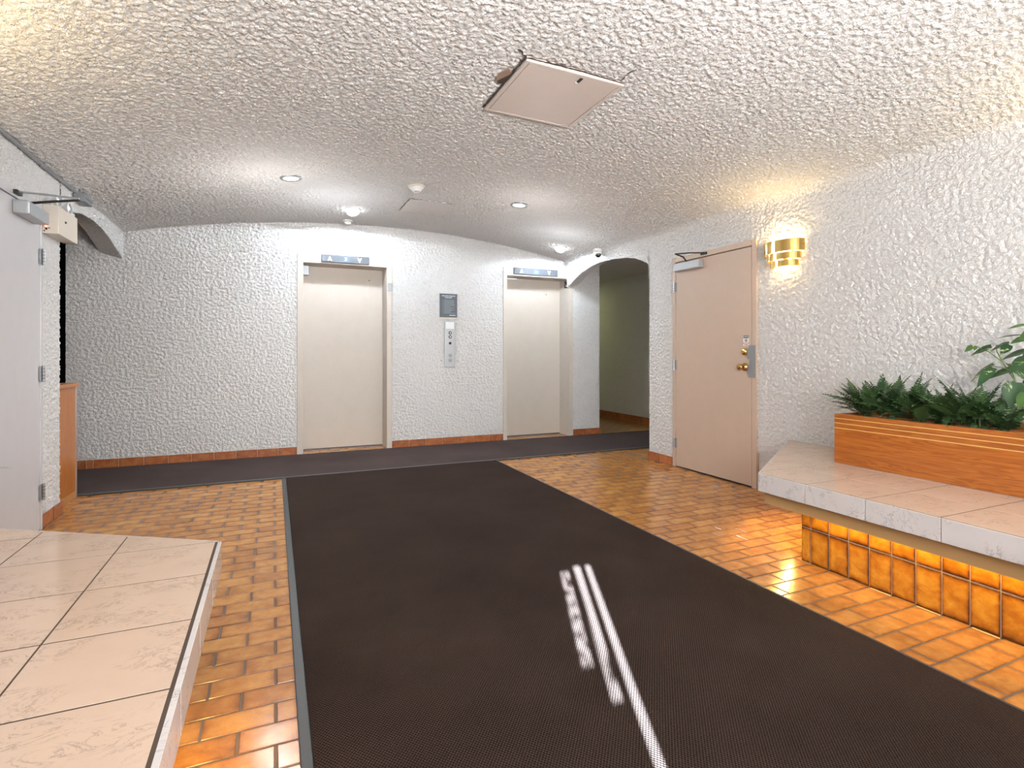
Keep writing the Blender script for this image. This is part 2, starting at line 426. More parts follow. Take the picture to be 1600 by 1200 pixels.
def rank(c):
    x = sum(p[0] for p in c[0])/len(c[0]); y = sum(p[1] for p in c[0])/len(c[0])
    d = .402*x+.9156*y; u = (.9156*x-.402*y)/d
    return -abs(area(c[0]))/d**3*(1 if abs(u) < 1.0 else .01)
cells.sort(key=rank)
full = None
rest = bmesh.new()
for n, (poly, cell) in enumerate(cells):
    if n < 300:
        cx, cy = (cell[0]+cell[1])/2, (cell[2]+cell[3])/2
        isfull = abs(area(poly)-(PX-GAP)*(PY-GAP)) < 1e-6
        if isfull and full: me = full
        else:
            b = slab(bmesh.new(), [(p[0]-cx, p[1]-cy) for p in poly], -.006, 0, (cell[0]-cx, cell[1]-cx, cell[2]-cy, cell[3]-cy))
            me = bpy.data.meshes.new('tile'); b.to_mesh(me); b.free(); me.materials.append(M['tile'])
            if isfull: full = me
        o = bpy.data.objects.new('tile', me); COL.objects.link(o); o.parent = fl
        o.location = (cx, cy, random.uniform(-.0006, .0004))
    else: slab(rest, poly, -.006, random.uniform(-.0005, .0003), cell)
tag(obj('distant_tiles', rest, M['tile'], fl), kind='stuff')

# ------------------------------------------------------------------ walls
# north wall (elevators)
b = bmesh.new()
for x0, x1, z0, z1 in ((-1.835, .24, 0, 2.75), (.24, 1.287, 2.25, 2.75), (1.287, 2.733, 0, 2.75), (2.733, 3.768, 2.25, 2.75), (3.768, 4.21, 0, 2.75)):
    bx(b, x0, x1, YN+RA, YN+.36, z0, z1)
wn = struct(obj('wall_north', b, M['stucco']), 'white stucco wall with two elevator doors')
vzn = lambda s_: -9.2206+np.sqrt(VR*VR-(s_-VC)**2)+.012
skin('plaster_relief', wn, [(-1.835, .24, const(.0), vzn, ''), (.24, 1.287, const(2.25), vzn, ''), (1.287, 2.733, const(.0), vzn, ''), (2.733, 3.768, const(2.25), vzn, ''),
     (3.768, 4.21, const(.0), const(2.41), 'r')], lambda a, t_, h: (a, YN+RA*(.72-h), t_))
# side walls with arched openings beside the north wall
def side_wall(name, xf, sgn, pier_y, arch, door, ys):
    """xf: room face x; sgn +1 wall body towards +x"""
    b = bmesh.new(); top = 2.75; d0, d1, dz = door
    A = lambda y, z, k: b.verts.new((xf if k == 0 else xf+sgn*TH, y, z))
    polys = []
    polys.append([(ys, 0), (d0, 0), (d0, dz), (d0, top), (ys, top)])
    polys.append([(d0, dz), (d1, dz), (d1, top), (d0, top)])
    sz = arch[0][1]
    polys.append([(d1, 0), (pier_y, 0), (pier_y, sz), (pier_y, top), (d1, top), (d1, dz)])
    for (ya, za), (yb, zb) in zip(arch, arch[1:]): polys.append([(ya, za), (yb, zb), (yb, top), (ya, top)])
    def zb_(y, z, k):   # the soffit rises a little through the wall
        return z+.05 if (k == 1 and z < top and y > pier_y+.02) else z
    for k in (0, 1):
        for p in polys:
            f = b.faces.new([A(y, zb_(y, z, k), k) for y, z in p])
    rim = [(ys, 0), (d0, 0), (d0, dz), (d1, dz), (d1, 0), (pier_y, 0), (pier_y, sz)]+arch[1:]
    for (ya, za), (yb, zb) in zip(rim, rim[1:]):
        if (ya, za) == (d0, 0) and yb == d1: continue
        b.faces.new([A(ya, zb_(ya, za, 0), 0), A(yb, zb_(yb, zb, 0), 0), A(yb, zb_(yb, zb, 1), 1), A(ya, zb_(ya, za, 1), 1)])
    b.faces.new([A(ys, top, 0), A(ys, top, 1), A(arch[-1][0], top, 1), A(arch[-1][0], top, 0)])
    b.faces.new([A(ys, 0, 0), A(ys, 0, 1), A(ys, top, 1), A(ys, top, 0)])
    bmesh.ops.remove_doubles(b, verts=b.verts, dist=.0005)
    bmesh.ops.recalc_face_normals(b, faces=b.faces)
    o = obj(name, b, M['stucco'], bevel=.006, seg=2)
    return o
AR = [(4.733, 1.95), (4.736, 2.03), (4.748, 2.08), (4.778, 2.108), (4.85, 2.142), (4.99, 2.192), (5.158, 2.226), (5.40, 2.250), (5.70, 2.256), (5.912, 2.235), (6.128, 2.187), (6.332, 2.112), (YN, 2.035)]
AL = [(4.763, 1.95), (4.766, 2.02), (4.78, 2.07), (4.81, 2.10), (4.88, 2.135), (5.01, 2.175), (5.226, 2.218), (5.527, 2.236), (5.80, 2.220), (6.062, 2.178), (6.266, 2.128), (6.464, 2.082), (YN, 2.07)]
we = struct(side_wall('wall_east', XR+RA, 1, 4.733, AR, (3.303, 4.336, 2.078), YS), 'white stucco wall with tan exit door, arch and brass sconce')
def arcf(A_): ya = np.array([p[0] for p in A_]); za = np.array([p[1] for p in A_]); return lambda s_: np.interp(s_, ya, za)
skin('plaster_relief', we, [(-1.0, 3.303, const(.30), const(2.33), ''), (3.303, 4.336, const(2.078), const(2.33), ''), (4.336, 4.733, const(.0), const(2.33), 'r'), (4.733, YN, arcf(AR), const(2.33), 'b')],
     lambda a, t_, h: (XR+RA*(.72-h), a, t_))
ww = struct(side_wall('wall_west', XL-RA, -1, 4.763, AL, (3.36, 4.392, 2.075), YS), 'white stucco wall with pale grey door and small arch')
for A_, x_, sg_ in ((AR, XR+RA*.5, 1), (AL, XL-RA*.5, -1)):
    y0_ = A_[0][0]+.05; fa = arcf(A_)
    skin('plaster_relief', we if sg_ > 0 else None, [(y0_, YN, const(0.0), const(TH-.01), '')], lambda a, t_, h: (x_+sg_*t_, a, fa(a)+.05*t_/TH+.004-.010*h))
zw = vz(XL)+.010
bpy.data.objects['plaster_relief.003'].parent = ww
skin('plaster_relief', ww, [(1.5, 3.36, const(.30), const(zw), ''), (3.36, 4.392, const(2.075), const(zw), ''), (4.392, 4.763, const(.0), const(zw), 'r'), (4.763, YN, arcf(AL), const(zw), 'b')],
     lambda a, t_, h: (XL-RA*(.72-h), a, t_))
# vaulted ceiling: profile extruded along y
prof = [(XL-.10, vz(XL))]+[(XL+(3.56-XL)*i/40, vz(XL+(3.56-XL)*i/40)) for i in range(41)]+[(3.60, 2.388), (3.635, 2.376), (3.66, 2.352), (3.675, 2.318), (3.682, 2.27), (3.80, 2.27), (3.80, 2.80), (XL-.1, 2.80)]
b = bmesh.new(); f0 = [b.verts.new((x+(.012 if x > 3.59 else 0), YS-.05, z+.012)) for x, z in prof]; f1 = [b.verts.new((x+(.012 if x > 3.59 else 0), YN+.02, z+.012)) for x, z in prof]
b.faces.new(f0); b.faces.new(f1[::-1])
for i in range(len(prof)):
    j = (i+1) % len(prof); b.faces.new((f0[i], f1[i], f1[j], f0[j]))
bmesh.ops.recalc_face_normals(b, faces=b.faces)
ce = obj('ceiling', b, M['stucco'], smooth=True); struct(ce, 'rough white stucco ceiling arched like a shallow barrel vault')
pa = np.array([p for p in prof if XL-.02 <= p[0] <= 3.683 and p[1] < 2.79]); al = np.concatenate([[0], np.cumsum(np.hypot(np.diff(pa[:, 0]), np.diff(pa[:, 1])))])
tx_, tz_ = np.gradient(pa[:, 0], al), np.gradient(pa[:, 1], al)
def ceil_place(a, t_, h):     # a along the profile, t along y
    d_ = RA*(.72-h); hk = (t_ > 2.49) & (t_ < 3.12); xx = np.interp(a, al, pa[:, 0])
    d_ = np.where(hk & (xx > 1.17) & (xx < 1.785), .012, d_)
    return xx-np.interp(a, al, tz_)*d_, t_, np.interp(a, al, pa[:, 1])+np.interp(a, al, tx_)*d_
skin('plaster_relief', ce, [(0.0, float(al[-1]), const(.3), const(YN), '')], ceil_place)
for p in ce.data.polygons:
    if len(p.vertices) > 4: p.use_smooth = False
# corridor beyond the east arch, alcove beyond the west arch
b = bmesh.new(); bx(b, 5.50, 5.66, 4.4, 9.6, 0, 2.7)
struct(obj('wall_corridor_east', b, M['stucco']), 'dim stucco wall seen through the right arch')
b = bmesh.new(); bx(b, XR+TH, 5.5, 4.55, 4.733, 0, 2.7)
struct(obj('wall_corridor_south', b, M['stucco']))
b = bmesh.new(); bx(b, 4.05, 4.21, YN+.36, 9.6, 0, 2.7)
struct(obj('wall_corridor_west', b, M['stucco']))
b = bmesh.new(); bx(b, 4.21, 5.5, 9.45, 9.6, 0, 2.7)
struct(obj('wall_corridor_north', b, M['stucco']))
b = bmesh.new(); bx(b, XR+TH, 5.66, 4.4, 9.6, 2.42, 2.7)
struct(obj('ceiling_corridor', b, M['stucco']))
b = bmesh.new(); bx(b, -3.3, XL-TH, 4.4, YN+.4, 2.42, 2.7)
struct(obj('ceiling_alcove', b, M['stucco']))
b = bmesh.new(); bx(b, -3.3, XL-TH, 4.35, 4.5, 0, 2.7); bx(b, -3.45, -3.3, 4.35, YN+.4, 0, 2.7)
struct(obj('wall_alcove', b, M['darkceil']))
b = bmesh.new(); bx(b, -3.3, -1.835, YN+.10, YN+.2, 0, 2.5)  # flat black panel painted in for the dark of the unlit opening
struct(obj('door_5', b, M['void']), 'flat black panel for the dark of the unlit doorway in the left alcove')
# south wall (behind the camera) with the glazed entrance, and an added sun-blocking wall outside it
b = bmesh.new()
bx(b, XL-.2, -.35, YS-.12, YS, 0, 2.75); bx(b, 3.35, XR+.2, YS-.12, YS, 0, 2.75); bx(b, -.35, 3.35, YS-.12, YS, 2.3, 2.75)
# three added slots, shaped to throw the strips of sun
bb = bmesh.new(); z1 = 2.10
def slotx(p): return (p+.4*(YS-.06))/.917
S = [(.262, .318, 1.70, 2.02), (.334, .384, 1.62, 2.035), (.398, .440, .7, 2.03)]
b.free(); b = bmesh.new()
xs = XL-.2; T2 = .04
for p0, p1, za, zb in S:
    xa, xb = slotx(p0), slotx(p1)
    bx(b, xs, xa, YS-T2, YS, 0, 2.75); bx(b, xa, xb, YS-T2, YS, 0, za); bx(b, xa, xb, YS-T2, YS, zb, 2.75); xs = xb
bx(b, xs, -.35, YS-T2, YS, 0, 2.75); bx(b, 3.35, XR+.2, YS-T2, YS, 0, 2.75); bx(b, -.35, 3.35, YS-T2, YS, 2.3, 2.75)
ws = struct(obj('wall_south', b, M['stucco']), 'stucco entrance wall with narrow slots added to shape the sun strips')
b = bmesh.new()
for x in (-.35, .85, 2.05, 3.29): bx(b, x, x+.06, YS-.06, YS, 0, 2.3)
bx(b, -.35, 3.35, YS-.06, YS, 2.24, 2.3); bx(b, -.35, 3.35, YS-.06, YS, 0, .1)
struct(obj('window_1', b, M['zinc']), 'aluminium framed glazed entrance')
b = bmesh.new(); bx(b, -.85, 4.6, YS-.85, YS-.75, 0, 3.9)  # unseen wall added to stop the sun flooding through the entrance
struct(obj('wall_sun_blocker', b, M['darkceil']), 'added wall outside the entrance, blocking the sun')

# shrub leaves added outside the slots to fray the strips of sun
sh = thing('sun_fraying_shrub', 'shrub leaves added outside the slots to fray the sun strips', 'shrub', (-1.02, YS-.5, 0))
obj('stem', tube([(.04, 0, 0), (.0, .02, .8), (.05, 0, 1.5), (.02, 0, 2.2)], .006, 6), M['stem'], sh)  # stem of the added shrub
rr = random.Random(8); lb = bmesh.new()
vs = [lb.verts.new(q) for q in ((0, 0, 0), (.018, .004, .012), (.045, .006, .004), (.018, -.004, -.012))]; lb.faces.new(vs)
lm = bpy.data.meshes.new('leaf'); lb.to_mesh(lm); lb.free(); lm.materials.append(M['pothos'])
for i in range(64):
    if i < 44: p_, z_ = .250+.032*rr.random()**1.6, rr.uniform(1.86, 2.24)
    elif i < 54: p_, z_ = .265+.17*rr.random(), rr.uniform(2.205, 2.25)
    else: p_, z_ = .325+.035*rr.random(), rr.uniform(1.80, 1.92)
    o = bpy.data.objects.new('leaf', lm); COL.objects.link(o); o.parent = sh  # leaf of the added shrub, frays the sun strips
    y_ = rr.uniform(-.03, .03); o.location = ((p_+.4*(YS-.5+y_))/.917+1.02, y_, z_); s_ = rr.uniform(.5, 1.0)
    o.rotation_euler = (rr.uniform(-3, 3), rr.uniform(-1.5, 1.5), rr.uniform(-.6, .6)); o.scale = (s_, s_, s_)

# ------------------------------------------------------------------ baseboards of red-brown tile
def baseboard(name, joints, mapf, h=.086, th=.011):
    """joints along the wall; mapf(s, t, z): s along wall, t out of the wall"""
    g = bmesh.new(); s0, s1 = joints[0], joints[-1]
    vs = [g.verts.new(mapf(s, t, z)) for z in (0, h-.003) for s, t in ((s0, 0), (s1, 0), (s1, th-.003), (s0, th-.003))]
    for f in ((3, 2, 1, 0), (4, 5, 6, 7), (0, 1, 5, 4), (1, 2, 6, 5), (2, 3, 7, 6), (3, 0, 4, 7)): g.faces.new([vs[i] for i in f])
    bmesh.ops.recalc_face_normals(g, faces=g.faces)
    root = struct(obj(name, g, M['grout_lite']), 'red-brown glazed tile skirting')
    for a, c in zip(joints, joints[1:]):
        g = bmesh.new(); q = .0022
        poly = [(a+q, 0.001), (c-q, 0.001), (c-q, h), (a+q, h)]
        slab(g, poly, 0, th, (a, c, 0, h), ch=.003, xf=lambda p: mapf(p[0], p[2], p[1]))
        bmesh.ops.recalc_face_normals(g, faces=g.faces)
        obj('tile', g, M['base'], root)
    return root
mn = lambda s, t, z: (s, YN-t, z)
baseboard('baseboard_north', [-1.828, -1.669, -1.614, -1.408, -1.198, -.988, -.782, -.575, -.369, -.162, .046, .237], mn)
baseboard('baseboard_north', [1.29, 1.497, 1.704, 1.912, 2.120, 2.327, 2.534, 2.730], mn)
baseboard('baseboard_north', [3.772, 3.985, 4.222], mn)
baseboard('baseboard_east', [4.342, 4.540, 4.744], lambda s, t, z: (XR-t, s, z))
baseboard('baseboard_west', [4.398, 4.585, 4.775], lambda s, t, z: (XL+t, s, z))
baseboard('baseboard_corridor_east', [4.75+.2068*i for i in range(23)], lambda s, t, z: (5.5-t, s, z), h=.10)

# ------------------------------------------------------------------ elevator doors
def elevator(n, x0, x1, i0, i1, label):
    r = struct(empty('door_%d' % n, (x0, YN, 0)), label); lx = lambda x: x-x0
    fb = bmesh.new(); zt = 2.258; zi = 2.150; p = -.012
    # stepped frame: face boards
    bx(fb, 0, lx(i0), p, .27, 0, zi); bx(fb, lx(i1), lx(x1), p, .27, 0, zi); bx(fb, 0, lx(x1), p, .27, zi, zt)
    obj('door_frame', fb, M['beige'], r, bevel=.003)
    obj('door_panel', box(lx(i0)+.001, lx(i1)-.001, .262, .30, .012, zi-.001), M['beige'], r, bevel=.002)
    return r
e1 = elevator(1, .237, 1.290, .302, 1.229, 'wider beige elevator door in a beige steel frame, digit display above')
e2 = elevator(2, 2.730, 3.770, 2.784, 3.712, 'beige elevator door next to the right arch')
obj('door_closer', box(.068, .135, .17, .262, 2.035, 2.143), M['closer'], e1, bevel=.004)
bk = obj('latch_bracket', box(1.000, 1.046, -.03, -.012, 1.87, 1.965), M['zinc'], e1, bevel=.004)
obj('screw_hole', lathe([(.007, 0), (.007, -.002)], 10, 'Y', (.83, .2625, 2.02)), M['black'], e1)
obj('screw_hole', lathe([(.007, 0), (.007, -.002)], 10, 'Y', (.765, .2625, 1.955)), M['black'], e2)
fp = obj('floor_plate', box(.975, .9815, .02, .115, 2.035, 2.135), M['black'], e2, bevel=.001)
text('lettering', '2', .05, (.9742, .067, 2.068), (pi/2, 0, -pi/2), M['print'], fp)
for q in (-.012, .004): obj('braille_dot', lathe([(.003, 0), (.0015, -.0012)], 8, 'X', (.975, .067+q, 2.118)), M['print'], fp)

# indicators above the doors
def arrow_bm(x, z, s, up, y):
    g = bmesh.new(); k = 1 if up else -1
    P = [(-.45, -.5), (0, .55), (.45, -.5), (0, -.28)]
    lo = [g.verts.new((x+a*s, y, z+b_*s*k)) for a, b_ in P]; hi = [g.verts.new((x+a*s, y-.0015, z+b_*s*k)) for a, b_ in P]
    g.faces.new(lo); g.faces.new(hi)
    for i in range(4): g.faces.new((lo[i], lo[(i+1) % 4], hi[(i+1) % 4], hi[i]))
    bmesh.ops.recalc_face_normals(g, faces=g.faces); return g
def indicator(x0, x1, z0, z1, digit, label, glow):
    t = thing('floor_indicator', label, 'elevator indicator', (x0, YN-.012, z0)); W = x1-x0; H_ = z1-z0
    obj('housing', box(0, W, -.022, 0, 0, H_), plain('indicator_steel', (.085, .095, .11), .6, .1), t, bevel=.007, seg=3)
    obj('up_arrow', arrow_bm(W*.17, H_/2, .05, True, -.0222), M['whiteglow'], t)
    obj('down_arrow', arrow_bm(W*.79, H_/2, .05, False, -.0222), M['whiteglow'], t)
    d = obj('display', box(W*.44, W*.56, -.0232, -.0215, H_*.17, H_*.83), M['bluepane'], t)
    text('digit', digit, .052, (W*.5, -.0236, H_/2), (pi/2, 0, 0), glow, d)
    return t
indicator(.493, 1.022, 2.165, 2.252, '3', 'steel indicator strip over the wider elevator door, digit 3 between arrows', M['whiteglow'])
indicator(2.870, 3.523, 2.168, 2.258, 'M', 'steel indicator strip over the elevator door next to the right arch', M['blueglow'])

# notice and call station between the elevators
t = thing('notice_sign', 'slate grey notice with white print above the elevator call plate', 'sign', (1.99, YN, 1.725))
obj('sign_panel', box(-.112, .112, -.014, -.001, -.147, .147), M['slate'], t, bevel=.002)
obj('backing_edge', box(-.112, .112, -.010, -.001, -.168, -.147), M['ivory'], t)
text('heading', 'FIRE INSTRUCTIONS FOR\nYOUR SAFETY', .021, (0, -.0146, .108), (pi/2, 0, 0), M['print'], t, sx=.72)
g = bmesh.new()
rr = random.Random(3)
for i in range(13):
    z = .068-i*.0135; L = rr.choice([.10, .125, .14, .085, .135])
    bx(g, -.075, -.068, -.0150, -.0142, z-.0018, z+.0018); bx(g, -.058, -.058+L, -.0150, -.0142, z-.0016, z+.0016)
obj('small_print', g, plain('faint_print', (.38, .42, .45), .5), t)
obj('footer_print', box(.01, .09, -.0150, -.0142, -.124, -.117), M['print'], t)
t = thing('call_station', 'tall brushed steel elevator call plate with round buttons', 'call panel', (2.005, YN, 1.245))
obj('plate', box(-.066, .066, -.022, -.001, -.285, .285), M['steel'], t, bevel=.006, seg=3)
obj('label_plate', box(-.054, .054, -.0235, -.021, .19, .275), M['print'], t, bevel=.001)
for z, nm in ((.14, 'button'), (.09, 'button')):
    k = obj(nm, lathe([(.020, 0), (.020, -.005), (.015, -.006)], 20, 'Y', (.002, -.0215, z)), M['blackmetal'], t)
    obj('button_cap', lathe([(.0085, 0), (.008, -.003)], 16, 'Y', (.002, -.027, z)), M['white'], k)
obj('key_switch', lathe([(.017, 0), (.017, -.006), (.012, -.007)], 18, 'Y', (.002, -.0215, .012)), M['black'], t)
for z in (-.14, -.20):
    k = obj('key_lock', lathe([(.026, 0), (.026, -.003), (.012, -.004), (.012, -.010)], 18, 'Y', (.004, -.0215, z)), M['zinc'], t)
    obj('keyway', box(-.002, .010, -.033, -.031, z-.004, z+.001), M['black'], k)
for x in (-.105, .108): obj('wall_screw', lathe([(.006, 0), (.004, -.006)], 8, 'Y', (x, -.001, -.205)), M['blackmetal'], t)

# ------------------------------------------------------------------ side doors
def hinge(parent, x, y, z, s, bright):
    """knuckle hinge; s = direction out of the wall"""
    g = tube([(x+s*.014, y, z-.052), (x+s*.014, y, z+.052)], .0075, 10)
    h = obj('hinge', g, bright, parent)
    g = bmesh.new(); bx(g, min(x, x+s*.006), max(x, x+s*.006), y-.028, y+.022, z-.048, z+.048)
    obj('hinge_leaf', g, M['zinc'], h)
    g = bmesh.new()
    for dz in (-.03, -.01, .012, .032): lathe([(.0082, -.0015), (.0082, .0015)], 10, 'Z', (x+s*.014, y, z+dz), bm=g)
    obj('knuckle_gap', g, M['blackmetal'], h)
# right: tan exit door in the east wall; hinges on the far side
d3 = struct(empty('door_3', (XR, 3.303, 0)), 'tan steel exit door beside the arch, with lever guard')
def L(y): return y-3.303
g = bmesh.new(); bx(g, -.016, .12, L(3.303), L(3.352), 0, 2.078); bx(g, -.016, .12, L(4.292), L(4.336), 0, 2.078); bx(g, -.016, .12, L(3.352), L(4.292), 2.032, 2.078)
obj('door_frame', g, M['beige2'], d3, bevel=.003)
leaf3 = obj('door_leaf', box(-.012, .035, L(3.358), L(4.288), .012, 2.024), M['beige2'], d3, bevel=.002)
obj('door_gap', box(.036, .05, L(3.35), L(4.294), .0, 2.034), M['void'], d3)  # black sheet put in for the shade in the gap
for z in (1.785, 1.015, .24): hinge(d3, -.016, L(4.300), z, -1, M['steel'])
# closer
c = obj('door_closer', box(-.082, -.013, L(3.905), L(4.245), 1.928, 2.006), M['closer'], d3, bevel=.008, seg=3)
obj('closer_arm', tube([(-.045, L(4.10), 2.012), (-.16, L(4.02), 2.035), (-.284, L(3.98), 2.046)], .007, 8), M['blackmetal'], c)
obj('closer_arm', tube([(-.284, L(3.98), 2.046), (-.15, L(3.93), 2.058), (-.02, L(3.885), 2.062)], .006, 8), M['blackmetal'], c)
obj('arm_shoe', box(-.034, -.014, L(3.86), L(3.93), 2.045, 2.066), M['blackmetal'], c, bevel=.002)
obj('pivot', lathe([(.013, 0), (.013, .014)], 14, 'Z', (-.045, L(4.10), 2.004)), M['blackmetal'], c)
# latch guard, deadbolt, knob
g = bmesh.new(); pr = [(3.305, .925), (3.305, 1.195), (3.372, 1.195), (3.385, 1.18), (3.385, 1.085), (3.365, 1.075), (3.365, 1.035), (3.385, 1.02), (3.385, .94), (3.372, .925)]
lo = [g.verts.new((-.020, L(y), z)) for y, z in pr]; hi = [g.verts.new((-.030, L(y), z)) for y, z in pr]
g.faces.new(lo); g.faces.new(hi)
for i in range(len(pr)): j = (i+1) % len(pr); g.faces.new((lo[i], lo[j], hi[j], hi[i]))
bmesh.ops.recalc_face_normals(g, faces=g.faces)
lg = obj('latch_guard', g, M['greypaint'], d3, bevel=.003)
for z in (.94, 1.18): obj('rivet', lathe([(.006, 0), (.004, -.004)], 10, 'X', (-.029, L(3.376), z)), M['steel'], lg)
obj('deadbolt', lathe([(.032, 0), (.030, -.012), (.022, -.022), (.014, -.024), (.014, -.028)], 20, 'X', (-.012, L(3.425), 1.140)), M['brass'], d3)
kn = obj('door_knob', lathe([(.034, 0), (.032, -.010), (.014, -.014), (.013, -.036), (.022, -.042), (.028, -.054), (.026, -.068), (.012, -.076)], 20, 'X', (-.012, L(3.425), 1.012)), M['brass_dark'], d3)
for p in kn.data.polygons: p.use_smooth = True
st = thing('alarm_sticker', 'small warning sticker with red ALARM lettering on the tan door', 'sticker', (XR-.0125, 3.412, 1.235))
obj('sticker_sheet', box(-.0012, 0, -.030, .030, -.045, .045), M['white'], st)
obj('sticker_band', box(-.0018, -.0012, -.029, .029, .022, .044), M['black'], st)
text('band_text', 'WARNING', .012, (-.0024, 0, .033), (pi/2, 0, -pi/2), M['print'], st)
obj('circle_mark', lathe([(.016, 0), (.016, -.0006), (.013, -.0006), (.013, 0)], 20, 'X', (-.0012, 0, .004), cap=False), M['black'], st)
obj('hand_mark', lathe([(.008, 0), (.006, -.0008)], 7, 'X', (-.0012, 0, .003)), M['black'], st)
text('red_text', 'PROTECTED\nALARM', .014, (-.0018, 0, -.029), (pi/2, 0, -pi/2), M['redprint'], st, sx=.8)

# left: pale grey door in the west wall
d4 = struct(empty('door_4', (XL, 3.36, 0)), 'pale grey steel door at the left edge')
def L4(y): return y-3.36
g = bmesh.new(); bx(g, -.12, .014, L4(3.36), L4(3.405), 0, 2.075); bx(g, -.12, .014, L4(4.362), L4(4.392), 0, 2.075); bx(g, -.12, .014, L4(3.405), L4(4.362), 2.022, 2.075)
obj('door_frame', g, M['whitedoor'], d4, bevel=.003)
obj('door_leaf', box(-.035, .010, L4(3.409), L4(4.358), .012, 2.016), M['whitedoor'], d4, bevel=.002)
obj('door_gap', box(-.05, -.036, L4(3.40), L4(4.366), .0, 2.024), M['void'], d4)  # black sheet painting the shade in the gap around the leaf
for z in (1.74, .996, .245): hinge(d4, .014, L4(4.364), z, 1, M['steel'])
c = obj('door_closer', box(.011, .085, L4(3.955), L4(4.27), 1.925, 2.003), M['closer'], d4, bevel=.007, seg=3)
obj('closer_arm', tube([(.045, L4(4.08), 2.012), (.18, L4(4.02), 2.022), (.32, L4(3.955), 2.028)], .008, 8), M['blackmetal'], c)
obj('closer_arm', tube([(.32, L4(3.955), 2.036), (.16, L4(3.97), 2.046), (.02, L4(3.985), 2.052)], .006, 8), M['steel'], c)
obj('arm_shoe', box(.012, .034, L4(3.96), L4(4.03), 2.036, 2.060), M['blackmetal'], c, bevel=.002)

